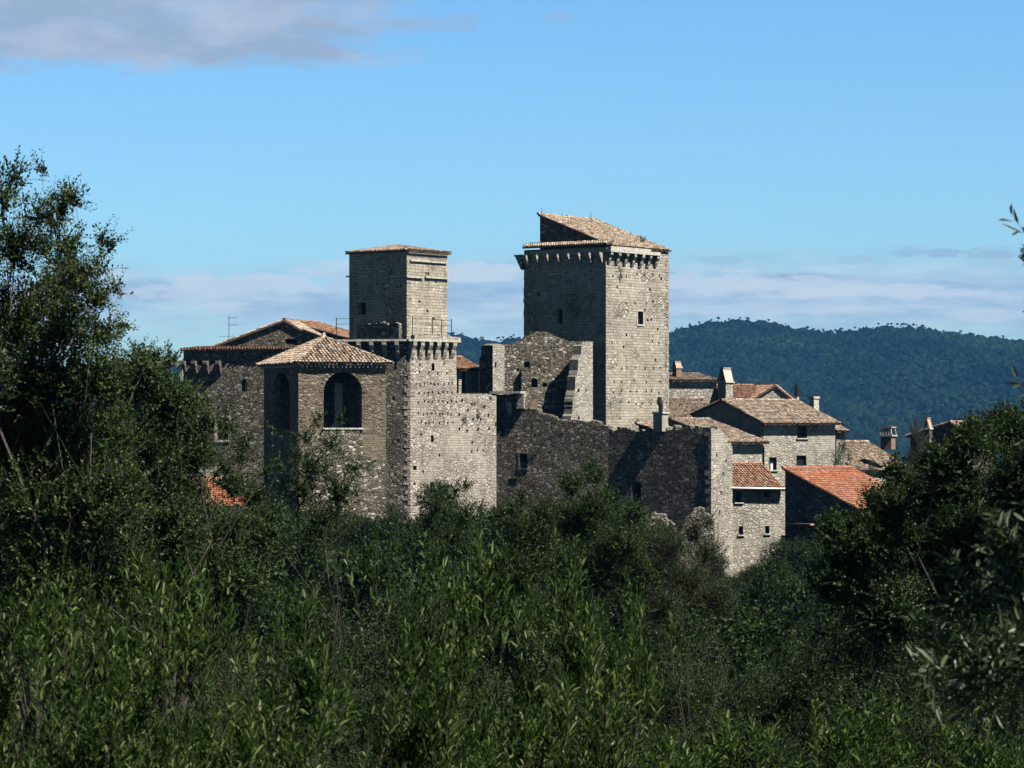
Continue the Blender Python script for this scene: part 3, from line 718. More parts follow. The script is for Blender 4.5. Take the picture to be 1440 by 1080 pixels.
BL = thing('shaded_block', 'big rubble block in deep shadow with one sunlit edge, right end of the castle walls', 'building', V((K6 + L6) / 2, -10))
o7 = [hole_px(L6, dK, 895, 695, 13, 34, .6)] + [hole_px(L6, dK, x, y, 2.5, 4, .3) for x, y in ((867, 655), (881, 641), (915, 630), (940, 655), (962, 640), (975, 672), (930, 610), (985, 618))]
pr = prof_px(L6, dK, [(856, 603), (932, 605), (933, 602), (950, 601), (985, 600), (1000, 602)])
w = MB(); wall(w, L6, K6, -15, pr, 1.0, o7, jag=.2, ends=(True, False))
w.build('shaded_wall', [M['rubble'], M['void']], BL)  # darker rubble than the block's sunlit side, so some shade is painted in
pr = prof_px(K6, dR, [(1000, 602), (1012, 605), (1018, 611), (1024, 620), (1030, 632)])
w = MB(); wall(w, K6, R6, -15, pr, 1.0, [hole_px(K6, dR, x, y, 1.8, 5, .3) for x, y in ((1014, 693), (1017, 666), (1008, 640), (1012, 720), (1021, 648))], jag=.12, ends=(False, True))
w.build('sunlit_wall', [M['house'], M['void']], BL)  # paler stone for the lit side of the same block, light in the colour
quoins(BL, K6, dK, dR, -15, Z(606, 224), 'house', .34, 8)
window(BL, L6, dK, o7[0], bars=0, pane='void')
# little slab and broken roof bits on top of the block
b = MB(); P0 = ext(K6, dK, 880) - nK * 1.1; P1 = ext(K6, dK, 932) - nK * 1.1
b.box(V((P0 + P1) / 2, Z(605, 228)), (P1 - P0) / 2, nK * .5, (0, 0, .05)); b.build('coping', M['trim'], BL)
gable_house('low_shed', 'low tiled shed roof peeping over the wall at the foot of the keep', ext(at(936, 229), dL, 930), AL, 2.2, 2.0, Z(596, 229), Z(604, 229), 0, 1.0, -4, 'dirty', 'tile', over=.1, cornice=False, cat='shed')

# ---- ruined hall
dW = dirv(2); W0 = at(704, 237.2); W1 = ext(W0, dW, 834)
RW = thing('ruined_gable_wall', 'roofless ruined gable wall with a rounded broken top beside the keep', 'ruin', V((W0 + W1) / 2, -4))
pr = prof_px(W0, dW, [(704, 484), (722, 481), (734, 476), (744, 470), (752, 467), (762, 466.5), (770, 467), (778, 472), (788, 477), (800, 479), (812, 481), (834, 482)])
o8 = [hole_px(W0, dW, 741, 513, 8, 9, .6), hole_px(W0, dW, 751.5, 538, 9, 13, .6, 1.0), hole_px(W0, dW, 766, 541, 6, 6, .3), hole_px(W0, dW, 728, 520, 3, 4, .3), hole_px(W0, dW, 779, 500, 2, 3, .3), hole_px(W0, dW, 765, 523, 2, 3, .3)]
w = MB(); wall(w, W0, W1, -4, pr, .9, o8, jag=.07); w.build('masonry', [M['rubble'], M['void']], RW)
b = MB(); P0 = ext(W0, dW, 733); P1 = ext(W0, dW, 747); wall(b, P0 + nrm(dW) * .5, P1 + nrm(dW) * .5, -4, [(0, Z(519, 238)), (.4, Z(516, 238)), (.8, Z(521, 238))], .5, (), jag=.05); b.build('pilaster', [M['rubble'], M['void']], RW)
b = MB(); P0 = ext(W0, dW, 746) + nrm(dW) * 1.2; b.box(V(P0, Z(572, 237)), dW * .4, nrm(dW) * .3, (0, 0, .5)); b.build('brick_stub', M['brick'], RW)
# return wall, stepped broken end
E1 = at(833.5, 236.5); E0 = ext(E1, -dR, 801)
RT = thing('broken_return_wall', 'tall broken wall end with a stepped crumbling edge, lit by the sun, in front of the keep', 'ruin', V((E0 + E1) / 2, -4))
pr = prof_px(E0, dR, [(801, 596), (803, 585), (805, 575), (805.5, 560), (807, 556), (809, 530), (811.5, 526), (813, 505), (815.5, 503), (817.5, 486), (819, 481), (833.5, 480)])
w = MB(); wall(w, E0, E1, -4, pr, .85, [hole_px(E0, dR, 813.5, 549, 3, 5, .4), hole_px(E0, dR, 814, 588, 2.5, 5, .4), hole_px(E0, dR, 824, 549, 2, 3, .3)], jag=.05)
w.build('masonry', [M['house'], M['void']], RT)
# left pier of the ruin
K9 = at(693, 234.9); L9 = ext(K9, -dL, 674); R9 = ext(K9, dR, 709.5)
RP = thing('ruined_pier', 'thick broken pier, one face dark and one sunlit, left of the ruined gable', 'ruin', V(K9, -4))
w = MB(); wall(w, L9, K9, -4, prof_px(L9, dL, [(674, 503), (678, 497), (684, 492), (690, 487), (693, 486)]), 1.4, (), jag=.06, ends=(True, False)); w.build('shaded_face', [M['rubble'], M['void']], RP)  # one pier, two stones: this face painted darker for its shade
w = MB(); wall(w, K9, R9, -4, prof_px(K9, dR, [(693, 486), (700, 484), (709.5, 486)]), 1.2, [hole_px(K9, dR, 697, 513, 2, 8, .3)], jag=.05, ends=(False, True)); w.build('sunlit_face', [M['house'], M['void']], RP)  # same pier, face painted paler for the sun
# low annex between the tower and the ruin
K10 = at(645, 236.6); 
gable_house('annex', 'small annex with an orange tiled roof squeezed between the terrace tower and the ruined pier', K10, -60, 3.2, 1.9, Z(502, 238.4), Z(517, 236.6), 0, 1.0, -4, 'house', 'tile_red', over=.45, ops_front=[(652, 536, 5, 36, .3, 0)], cat='building', wins=False, cornice=False)
# ledge walk between tower and ruin
b = MB(); P0 = at(640, 233.9); P1 = at(700, 233.9); wall(b, P0, P1, -5, Z(553, 233.9), 1.0, (), jag=.03)
props(b.build('wall_walk', [M['dirty'], M['void']]), 'flat-topped wall walk linking the sunlit tower wall to the ruined pier', 'wall')
# lower ruin lumps in front of the block
b = MB(); P0 = at(903, 219); P1 = at(1004, 218.4); d_ = (P1 - P0).normalized()
wall(b, P0, P1, -12, prof_px(P0, d_, [(903, 740), (908, 726), (915, 727), (921, 719), (930, 722), (936, 733), (944, 736), (950, 752), (956, 754), (962, 731), (968, 727), (975, 716), (990, 718), (996, 727), (1004, 738)]), 1.9, (), jag=.22)
props(b.build('ruined_low_wall', [M['ruinpale'], M['void']]), 'lumpy broken rubble wall stub at the foot of the shaded block', 'ruin')

# ================================================================== HOUSES ON THE RIGHT
random.seed(21)
def dist_len(K, d, px): return (ext(K, d, px) - K).length
# main stone house
KD = at(1071, 239.0); aD = -55; dD = dirv(aD); fD = Vector((-dD.y, dD.x, 0)); WD = (KD - ext(KD, -dD, 964)).length; lD = dist_len(KD, fD, 1174.5)
gable_house('stone_house', 'pale stone two-storey house with four small windows under a wide old tiled roof', KD, aD, WD, lD, Z(586, 246), Z(592, 239), Z(562.5, 243), .5, -9, 'house', 'tile', over=.6,
            ops_front=[(1128, 606, 14, 20, .3, 0), (1127, 649, 14, 17, .3, 0), (1087, 652, 10.5, 18, .3, 0)], gmat='plaster', th=.45)
b = MB(); q = KD + nrm(fD) * .1 + dD * .05; b.tube(V(q, -8), V(q, Z(596, 239)), .05); props(b.build('downpipe', M['iron']), 'dark downpipe on the left corner of the pale two-storey stone house', 'pipe')
b = MB(); q = ext(KD, fD, 1084) + nrm(fD) * .08; b.box(V(q, Z(657, 239.5)), fD * .12, nrm(fD) * .03, (0, 0, .3)); props(b.build('white_board', M['white']), 'small white board in the lower left window of the two-storey house', 'board')
# annex eave on its right
KX = at(1176, 246.5); gable_house('side_house', 'sliver of a house with a tiled eave just right of the two-storey stone house', KX, aD, 3, 1.0, Z(588, 246), Z(604, 246.5), 0, 1.0, -9, 'house', 'tile', over=.4)
# front house E
KE = at(1024, 232.0); WE = (KE - ext(KE, -dD, 947)).length; lE = dist_len(KE, fD, 1073)
gable_house('low_front_house', 'low house with a buff tiled lean-to roof in front of the two-storey stone house', KE, aD, WE, lE, Z(590, 238), Z(620, 232), 0, 1.0, -9, 'house', 'tile', over=.55, ops_front=[(1031, 652, 5, 6, .3, 0)], gmat='house', rake=.25)
b = MB(); q = KE + fD * lE + nrm(fD) * .1; b.tube(V(q, -8), V(q, Z(628, 233)), .06); props(b.build('downpipe', M['black']), 'black downpipe at the right end of the low front house', 'pipe')
# tower-like house F
KF = at(1021, 226.9); aF = -70; dF_ = dirv(aF); fF = Vector((-dF_.y, dF_.x, 0)); lF = dist_len(KF, fF, 1098)
gable_house('narrow_rubble_house', 'narrow rubble house with four tiny windows, a gutter and a mossy tiled roof', KF, aF, 3.9, lF, Z(653, 230.6), Z(685, 226.9), 0, 1.0, -15, 'house', 'tile_red', over=.45,
            ops_front=[(1039, 698, 9, 17, .35, 0), (1079, 693, 9.5, 14, .35, 0), (1042, 746, 6, 12, .35, 0), (1079, 745, 6, 11, .35, 0)])
b = MB(); n = nrm(fF); q0 = KF + n * .62 - fF * .1; q1 = KF + fF * (lF + .3) + n * .62; b.tube(V(q0, Z(686, 226.4)), V(q1, Z(687.5, 228)), .09, n=8); props(b.build('gutter', M['zinc']), 'pale metal gutter along the eave of the narrow rubble house', 'gutter')
b = MB(); q = KF + n * .12 + fF * .1; b.tube(V(q, -12), V(q, Z(700, 226.9)), .075); b.tube(V(q, Z(700, 226.9)), V(q0 + fF * .3, Z(687, 226.4)), .07); props(b.build('downpipe', M['black']), 'long black downpipe on the left edge of the narrow rubble house', 'pipe')
# orange roof house G
KGo = at(1210, 215.5); aG_ = -45; dg = dirv(aG_); fg = Vector((-dg.y, dg.x, 0)); WGo = (KGo - ext(KGo, -dg, 1104)).length
gable_house('orange_roof_house', 'house with a bright new orange tiled roof and a dark shaded gable below it', KGo, aG_, WGo, dist_len(KGo, fg, 1300), Z(658, 223.2), Z(716, 215.5), 0, 1.0, -15, 'dirty', 'tile_new', over=.3, cornice=False)
b = MB(); q0 = at(1113, 220); q1 = at(1145, 218); b.box(V((q0 + q1) / 2, Z(737, 219)), (q1 - q0) / 2, nrm((q1 - q0).normalized()) * .4, (0, 0, .06)); props(b.build('canopy', M['tile_red']), 'little tiled door canopy on the dark gable under the orange roof', 'canopy')
for k, (y0, y1) in enumerate(((739, 752), (753, 761))):
    b = MB(); p0 = V(at(1092, 227.5), Z(y0, 227.5)); p1 = V(at(1240, 205), Z(y1 + 26, 205)); prev = p0
    for j in range(1, 11):
        s = j / 10; p = p0.lerp(p1, s) - Vector((0, 0, .3 * 4 * s * (1 - s))); b.tube(prev, p, .03, n=4); prev = p
    props(b.build('cable', M['zinc']), ('upper' if k == 0 else 'lower') + ' of two pale overhead cables leaving the narrow rubble house to the right', 'cable', 'overhead cables')
KG2 = at(1222, 238); gable_house('small_orange_roof_house', 'small house with an orange roof half hidden by trees behind the bright orange roof', KG2, -30, 3, 4, Z(664, 239), Z(690, 238), 0, 1.0, -12, 'dirty', 'tile_new', over=.2, cornice=False)
# back houses
KA = at(932, 252); dA = dirv(-70); fA = Vector((-dA.y, dA.x, 0)); lA = dist_len(KA, fA, 1008)
gable_house('back_house', 'plain pale house wall with a thin tiled eave just right of the keep', KA, -70, 4, lA, Z(526, 256), Z(534, 252), 0, 1.0, -2, 'house', 'tile', over=.35)
KA2 = at(922, 245); lA2 = dist_len(KA2, fA, 1017)
gable_house('low_back_house', 'low house with a fluted buff tiled roof at the right foot of the keep', KA2, -70, 4.8, lA2, Z(561, 249.5), Z(587, 245), 0, 1.0, -5, 'house', 'tile', over=.3)
KC = at(1120, 251); aC = 8; dCc = dirv(aC); WC = (KC - ext(KC, -dCc, 1050)).length
gable_house('white_gable_house', 'house with a white gable and reddish tiled slope behind the two-storey stone house', KC, aC, WC, 8, Z(566, 250), Z(566, 251), Z(541, 250.5), .57, -3, 'house', 'tile_red', over=.25, cornice=False)
KC2 = at(1032, 250.5); gable_house('red_tile_house', 'house whose reddish tiled slope rises between the tile-capped chimney and the white gable', KC2, -68, 4.2, 3.8, Z(542, 254), Z(560, 250.5), 0, 1.0, -3, 'house', 'tile_red', over=.2, cornice=False)
KH = at(1206, 246); gable_house('tree_hidden_house', 'old tiled roof among small trees right of the two-storey house', KH, -60, 6, 5.5, Z(622, 250), Z(660, 246), 0, 1.0, -9, 'house', 'tile', over=.3)
KI = at(1352, 238); gable_house('dark_gable_house', 'house with a dark gable and a small tan tiled roof above the right-hand tree', KI, -50, 5.6, 4, Z(612, 240), Z(602, 238), Z(593.5, 238.5), .8, -9, 'dirty', 'tile', over=.3, cornice=False, cat='house')
KJ = at(1338, 205); gable_house('hidden_orange_house', 'orange tiled roof glimpsed through the big right-hand tree', KJ, -40, 4, 4, Z(684, 208), Z(705, 205), 0, 1.0, -12, 'dirty', 'tile_new', over=.2, cornice=False)
KO = at(285, 205); gable_house('low_orange_house', 'low orange tiled house roof glimpsed through leaves below the fortified house', KO, -45, 4.0, 4.6, Z(676, 208), Z(711, 205), 0, 1.0, -12, 'house', 'tile_new', over=.3, cornice=False)
b = MB(); P0 = at(262, 212); P1 = at(312, 212); wall(b, P0, P1, -10, Z(657, 212), .8, (), jag=.08); props(b.build('garden_wall', [M['house'], M['void']]), 'pale wall end just above the low orange roof on the left', 'wall')
# chimneys
chimney('chimney with a gabled tile cap between the back house and the red tiled slope', 1020, 245, 518, 566, 21, 'gabled', a=-45, mat='house', capm='tile')
chimney('small reddish chimney on the roof of the back house beside the keep', 952, 254, 509, 530, 13, 'gabled', a=-55)
chimney('pale square chimney on the right end of the two-storey house roof', 1145, 247, 558, 578, 13, 'plain', a=-55, mat='trim')
chimney('chimney with a slatted vented cap above the tree hidden house', 1249, 247, 600, 632, 22, 'slatted', a=-30)
chimney('dark chimney with an inverted V cap on the dark gable house', 1304, 239.5, 588, 625, 15, 'gabled', a=-30, mat='dirty')
q = at(1121, 248); t = thing('stove_pipe', 'black cylindrical flue on a pale base above the two-storey house roof', 'chimney', V(q, Z(575, 248)))
b = MB(); b.tube(V(q, Z(578, 248)), V(q, Z(556, 248)), .2, .16, n=10); b.build('flue_base', M['trim'], t)
b = MB(); b.tube(V(q, Z(556, 248)), V(q, Z(541, 248)), .25, .22, n=12); b.build('flue', M['black'], t)
q = at(929, 226.4); t = thing('chimney', 'squat chimney with a bent black cowl on the shaded block', 'chimney', V(q, Z(612, 226)))
b = MB(); b.box(V(q, Z(593, 226.4)), dL * .42, nL * .42, (0, 0, .75)); b.build('shaft', M['plaster'], t)
b = MB(); b.box(V(q, Z(580.5, 226.4)), dL * .52, nL * .5, (0, 0, .06)); b.build('collar', M['trim'], t)
b = MB(); P_ = [V(q, Z(580, 226.4)), V(q + dL * .02, Z(571, 226.4)), V(q - dL * .12, Z(565, 226.4)), V(q - dL * .08, Z(558, 226.4))]
for a_, c_, r0, r1 in ((0, 1, .17, .18), (1, 2, .18, .24), (2, 3, .24, .12)): b.tube(P_[a_], P_[c_], r0, r1, n=9)
b.build('cowl', M['black'], t)
# antennas
def antenna(px, D, y0, y1, label, arms):
    t = thing('aerial', label, 'antenna', V(at(px, D), Z(y0, D)), 'television aerials')
    b = MB(); b.tube(V(at(px, D), Z(y0, D)), V(at(px, D), Z(y1, D)), .025, n=5); b.build('mast', M['iron'], t)
    for yy, x0, x1 in arms:
        b = MB(); b.tube(V(at(px + x0, D), Z(yy, D)), V(at(px + x1, D), Z(yy, D)), .015, n=4)
        m_ = 5
        for k in range(m_):
            q = at(px + x0 + (x1 - x0) * (k + .5) / m_, D); b.tube(V(q - Vector((0, .2, 0)), Z(yy, D) - .08), V(q + Vector((0, .2, 0)), Z(yy, D) + .08), .01, n=4)
        b.build('arm', M['iron'], t)
antenna(322, 236, 487, 444, 'tall television aerial on the left of the castle roofs', ((447, -2, 13), (457, 0, 13), (473, -14, 12)))
antenna(1002, 252, 535, 513, 'thin mast aerial above the back house right of the keep', ())
antenna(1043, 251, 545, 527, 'small television aerial above the red tiled slope', ((528, 0, 9),))

# ================================================================== GROUND AND HILLS
def smooth(a, b, x): t = np.clip((x - a) / (b - a), 0, 1); return t * t * (3 - 2 * t)
GP = np.array([(-400, 6), (-30, -.5), (0, -1.7), (6, -2.2), (14, -3.2), (30, -6.5), (60, -11.5), (100, -15.5), (150, -17), (190, -15), (212, -14), (226, -13.5), (240, -12), (256, -9), (270, -12), (400, -45), (900, -120), (1500, -150), (9000, -150)], float)
def ground_h(x, y):
    z = np.interp(y, GP[:, 0], GP[:, 1])
    side = smooth(30, 400, np.abs(x)) * smooth(150, 260, y) * (1 - smooth(260, 600, y)) * -14
    return z + side + (np.sin(x * .13 + y * .07) * .5 + np.sin(x * .31 - y * .23) * .25) * smooth(20, 60, y)
def grid_mesh(name, xs, ys, h, mat):
    xx, yy = np.meshgrid(xs, ys); zz = h(xx, yy); nx, ny = len(xs), len(ys)
    v = np.stack([xx, yy, zz], -1).reshape(-1, 3)
    i = np.arange((ny - 1) * nx).reshape(ny - 1, nx)[:, :-1].reshape(-1); f = np.stack([i, i + 1, i + nx + 1, i + nx], -1)
    return np_mesh(name, v, f, [mat], smooth_=True)
def np_mesh(name, v, f, mats, mi=None, smooth_=False):
    me = bpy.data.meshes.new(name); nv, (nf, k) = len(v), f.shape
    me.vertices.add(nv); me.vertices.foreach_set('co', v.astype('f').ravel())
    me.loops.add(nf * k); me.loops.foreach_set('vertex_index', f.astype('i').ravel())
    me.polygons.add(nf); me.polygons.foreach_set('loop_start', np.arange(0, nf * k, k, dtype='i'))
    for m_ in mats: me.materials.append(m_)
    if mi is not None: me.polygons.foreach_set('material_index', mi.astype('i'))
    me.polygons.foreach_set('use_smooth', np.full(nf, smooth_))
    me.update(calc_edges=True); return me
m, t, b_ = newmat('grass and scrub ground'); tc = t.n('ShaderNodeTexCoord'); n1 = t.noise(tc.outputs['Object'], .35, 5, .6); n2 = t.noise(tc.outputs['Object'], 4, 4)
c = t.ramp(n1.outputs[0], [(.35, (.016, .024, .010)), (.55, (.028, .036, .016)), (.7, (.055, .05, .028))]); c = t.mix(.5, c, t.ramp(n2.outputs[0], [(.3, (.4, .4, .4)), (.7, (1.4, 1.4, 1.4))]), 'MULTIPLY')
t.link(c, b_.inputs['Base Color']); b_.inputs['Roughness'].default_value = 1; b_.inputs['Specular IOR Level'].default_value = .1
bp = t.n('ShaderNodeBump'); bp.inputs['Distance'].default_value = .3; t.link(n2.outputs[0], bp.inputs['Height']); t.link(bp.outputs[0], b_.inputs['Normal']); M['ground'] = m
xs = np.concatenate([-np.geomspace(9000, 130, 24), np.linspace(-120, 120, 61), np.geomspace(130, 9000, 24)])
ys = np.concatenate([np.linspace(-400, -20, 8), np.linspace(-10, 300, 78), np.geomspace(310, 9000, 30)])
g = bpy.data.objects.new('ground', grid_mesh('ground', xs, ys, ground_h, M['ground'])); COL.objects.link(g); props(g, kind='structure')

# wooded hills
RY = 3800.0
RPF = np.array([(-2600, 560), (-900, 545), (-300, 530), (100, 516), (225, 509), (400, 492), (560, 474), (620, 468.5), (640, 468), (680, 475), (705, 475), (735, 470), (830, 467), (900, 467), (940, 464), (975, 455), (1005, 448), (1045, 445.5), (1085, 449), (1110, 456), (1140, 462), (1170, 463), (1205, 461), (1235, 456), (1265, 455), (1300, 458), (1340, 464), (1390, 470), (1440, 476), (1600, 492), (1900, 515), (2600, 540), (4200, 565)], float)
RX = (RPF[:, 0] - 720) / F * RY; RZ = (HY - RPF[:, 1]) / F * RY - 9
rg = np.random.default_rng(3)
PH = rg.uniform(0, 6.28, 12)
def hill_h(x, y):
    rz = np.interp(x, RX, RZ); base = -160.0
    s = np.clip((y - 1700) / (RY - 1700), 0, 1); s2 = np.clip((6200 - y) / (6200 - RY), 0, 1)
    f = np.where(y < RY, s ** 1.25, s2 ** 1.1)
    f = f * f * (3 - 2 * f) * .35 + f * .65
    spur = (np.sin(x * .009 + PH[0] + np.sin(y * .004) * 1.2) * 20 + np.sin(x * .021 + y * .006 + PH[1]) * 9 + np.sin(x * .05 + y * .013 + PH[2]) * 4)
    return base + (rz - base) * f + spur * np.sin(np.pi * np.clip(f, 0, 1)) * (f < .98)
m, t, b_ = newmat('woodland hillside'); tc = t.n('ShaderNodeTexCoord'); n1 = t.noise(tc.outputs['Object'], .02, 6, .65)
t.link(t.ramp(n1.outputs[0], [(.35, (.006, .013, .010)), (.65, (.010, .020, .013))]), b_.inputs['Base Color']); b_.inputs['Roughness'].default_value = 1; b_.inputs['Specular IOR Level'].default_value = 0; M['hill'] = m
xs = np.concatenate([np.linspace(-6500, -1600, 30), np.linspace(-1500, 1500, 220), np.linspace(1600, 6500, 30)]); ys = np.linspace(1650, 6200, 140)
h = bpy.data.objects.new('hills', grid_mesh('hills', xs, ys, hill_h, M['hill'])); COL.objects.link(h); props(h, kind='structure')
# the wood on them: one mass of crowns
m, t, b_ = newmat('distant woodland crowns'); g_ = t.n('ShaderNodeNewGeometry')
tc = t.n('ShaderNodeTexCoord'); nb = t.noise(tc.outputs['Object'], .006, 6, .6).outputs[0]
t.link(t.mix(1.0, t.ramp(g_.outputs['Random Per Island'], [(0, (.004, .012, .010)), (.6, (.006, .017, .013)), (1, (.010, .024, .017))]), t.ramp(nb, [(.38, (.6, .65, .75)), (.5, (1.1, 1.1, 1)), (.62, (2.1, 1.7, 1.2))]), 'MULTIPLY'), b_.inputs['Base Color']); b_.inputs['Roughness'].default_value = 1; b_.inputs['Specular IOR Level'].default_value = 0; M['wood_far'] = m
ph = (1 + 5 ** .5) / 2
ico = np.array([(-1, ph, 0), (1, ph, 0), (-1, -ph, 0), (1, -ph, 0), (0, -1, ph), (0, 1, ph), (0, -1, -ph), (0, 1, -ph), (ph, 0, -1), (ph, 0, 1), (-ph, 0, -1), (-ph, 0, 1)]) / 1.902
icf = np.array([(0, 11, 5), (0, 5, 1), (0, 1, 7), (0, 7, 10), (0, 10, 11), (1, 5, 9), (5, 11, 4), (11, 10, 2), (10, 7, 6), (7, 1, 8), (3, 9, 4), (3, 4, 2), (3, 2, 6), (3, 6, 8), (3, 8, 9), (4, 9, 5), (2, 4, 11), (6, 2, 10), (8, 6, 7), (9, 8, 1)])
def blobs(c, s, rng):
    N = len(c); v = ico[None] * (1 + rng.uniform(-.25, .25, (N, 12, 1))) * s[:, None, :] + c[:, None, :]
    return v.reshape(-1, 3), (icf[None] + (np.arange(N) * 12)[:, None, None]).reshape(-1, 3)
N = 62000
px = rg.uniform(-260, 1700, N); yy = 2250 + (RY + 60 - 2250) * rg.uniform(0, 1, N) ** .75; xx = (px - 720) / F * yy
r = rg.uniform(1.8, 3.8, N) * rg.choice([1, 1, 1, 1.5], N); c = np.stack([xx, yy, hill_h(xx, yy) + r * .6], -1); s = np.stack([r, r, r * rg.uniform(.8, 1.3, N)], -1)
v1, f1 = blobs(c, s, rg)
# skyline pines, crowns lifted off the ridge
NR = 520; px = rg.uniform(-200, 1640, NR); keep = np.ones(NR, bool); xx = (px - 720) / F * RY; yy = RY + rg.uniform(-14, 14, NR); rr_ = rg.uniform(1.0, 2.2, NR)
dens = .5 + .5 * np.sin(px * .021 + 1) ; keep = rg.uniform(0, 1, NR) < (.35 + .65 * dens)
c = np.stack([xx, yy, hill_h(xx, yy) + rg.uniform(6, 10.5, NR)], -1)[keep]; s = np.stack([rr_ * 1.2, rr_ * 1.2, rr_ * .8], -1)[keep]
v2, f2 = blobs(c, s, rg); 
tv = []; 
for q in c: 
    for dx, dz in ((-.25, -14), (.25, -14), (.2, 0), (-.2, 0)): tv.append((q[0] + dx, q[1], q[2] + dz))
tv = np.array(tv); n0 = len(v1) + len(v2); ti = np.arange(len(c)) * 4 + n0
f3 = np.concatenate([np.stack([ti, ti + 1, ti + 2], -1), np.stack([ti, ti + 2, ti + 3], -1)])
me = np_mesh('hill_forest', np.concatenate([v1, v2, tv]), np.concatenate([f1, f2 + len(v1), f3]), [M['wood_far']], smooth_=False)
o_ = bpy.data.objects.new('hill_forest', me); COL.objects.link(o_); props(o_, kind='stuff', label='dense woodland covering the distant hills with a thin skyline of pines', cat='forest')

# ================================================================== VEGETATION
def unit(a): return a / np.maximum(1e-9, np.linalg.norm(a, axis=-1, keepdims=True))
def crown(name, seed, bl, nspray, L, ML, ll, lw, up=.5, mats=None, shell=.45, fold=False, droop=.15, spread=.8, tw=.004):
    """leaf sprays through a set of blobs (x,y,z,r,weight): every leaf a small face on a twig"""
    r = np.random.default_rng(seed); bl = np.array(bl, float)
    w = bl[:, 4] * bl[:, 3] ** 2; w /= w.sum(); k = r.choice(len(bl), nspray, p=w)
    d = unit(r.normal(size=(nspray, 3))); rad = bl[k, 3] * r.uniform(0, 1, nspray) ** shell
    c = bl[k, :3] + d * rad[:, None] * np.array([1, 1, .85])
    D = unit(d * spread + np.array([0, 0, up]) + r.normal(size=(nspray, 3)) * .45)
    Ls = L * r.uniform(.5, 1.3, nspray)
    base = c - D * Ls[:, None] * .4
    t = ((np.arange(ML) + .6) / ML)[None, :, None]
    side = unit(np.cross(D, r.normal(size=(nspray, 3)))); s2 = np.cross(D, side)
    bend = side * r.uniform(-.3, .3, (nspray, 1)) + np.array([0, 0, -droop]) * r.uniform(0, 1.5, (nspray, 1))
    P = base[:, None, :] + (D[:, None, :] * t + bend[:, None, :] * t * t) * Ls[:, None, None]
    ang = (np.arange(ML) * 2.4)[None, :, None] if fold else (np.arange(ML) % 2 * math.pi)[None, :, None] + r.uniform(-.6, .6, (nspray, ML, 1))
    sd = side[:, None, :] * np.cos(ang) + s2[:, None, :] * np.sin(ang)
    ax = unit(D[:, None, :] * (.95 if fold else .6) + sd * .75 + r.normal(size=(nspray, ML, 3)) * .22)
    nn = unit(np.cross(ax, np.cross(D[:, None, :] + np.array([0, 0, .5]), ax)) + r.normal(size=(nspray, ML, 3)) * .35)
    wd = unit(np.cross(ax, nn)); sz = r.uniform(.6, 1.2, (nspray, ML, 1)) * (1 - .35 * t ** 3)
    a = ax * ll * sz; b = wd * lw * .5 * sz; P = P + sd * ll * .08
    if fold:
        up_ = nn * lw * .22
        vs = np.stack([P, P + a * .3 + b + up_, P + a * .7 + b * .85 + up_, P + a - nn * ll * .08, P + a * .7 - b * .85 + up_, P + a * .3 - b + up_], 2).reshape(-1, 3)
        n = nspray * ML; i = (np.arange(n) * 6)[:, None]
        f = np.concatenate([i + np.array([0, 1, 2, 3]), i + np.array([0, 3, 4, 5])], 0)
    else:
        vs = np.stack([P, P + a * .5 + b, P + a, P + a * .5 - b], 2).reshape(-1, 3)
        n = nspray * ML; f = (np.arange(n) * 4)[:, None] + np.arange(4)
    nleaf = len(f)
    # twigs: two crossed slivers along each spray
    e = base + (D + bend) * Ls[:, None] * .97; mdp = base + (D * .5 + bend * .25) * Ls[:, None]
    TW = []
    for s_ in (side, s2): TW.append(np.stack([base - s_ * tw, base + s_ * tw, mdp + s_ * tw * .7, mdp - s_ * tw * .7], 1)); TW.append(np.stack([mdp - s_ * tw * .7, mdp + s_ * tw * .7, e + s_ * tw * .3, e - s_ * tw * .3], 1))
    tv = np.concatenate(TW).reshape(-1, 3); tf = (np.arange(len(tv) // 4) * 4)[:, None] + np.arange(4) + len(vs)
    me = np_mesh(name, np.concatenate([vs, tv]), np.concatenate([f, tf]), mats or [M['oak'], M['twig']], np.concatenate([np.zeros(nleaf), np.ones(len(tf))]))
    return me
def trunk(name, seed, bl, base, r0, nsub=3, split=.35, mat='bark'):
    rg_ = random.Random(seed); b = MB(); base = Vector(base)
    cen = Vector((sum(q[0] for q in bl) / len(bl), sum(q[1] for q in bl) / len(bl), min(q[2] for q in bl)))
    fork = base.lerp(cen, split) if split > 0 else base
    mid = base.lerp(fork, .5) + Vector((rg_.uniform(-.1, .1), rg_.uniform(-.1, .1), 0))
    b.tube(base - Vector((0, 0, .5)), mid, r0 * 1.3, r0, n=8); b.tube(mid, fork, r0, r0 * .85, n=8)
    for q in bl:
        c = Vector(q[:3]); d = (c - fork); k1 = fork + d * .35 + Vector((rg_.uniform(-.12, .12), rg_.uniform(-.12, .12), .1)) * d.length
        k2 = fork + d * .7 + Vector((rg_.uniform(-.1, .1), rg_.uniform(-.1, .1), .03)) * d.length; ra = r0 * .45 * min(1, q[3])
        b.tube(fork, k1, ra, ra * .7, n=6); b.tube(k1, k2, ra * .7, ra * .45, n=5); b.tube(k2, c, ra * .45, ra * .25, n=5)
        for _ in range(nsub):
            dd = Vector((rg_.gauss(0, 1), rg_.gauss(0, 1), rg_.gauss(.4, .8))).normalized() * q[3] * rg_.uniform(.6, .95)
            m1 = c + dd * .5 + Vector((0, 0, rg_.uniform(-.1, .1))) * q[3]; b.tube(k2.lerp(c, rg_.uniform(.3, 1)), m1, ra * .25, ra * .16, n=4); b.tube(m1, c + dd, ra * .16, ra * .05, n=4)
    me_o = b.build(name, M[mat], None, smooth=True, uv=False); me = me_o.data; bpy.data.objects.remove(me_o); return me
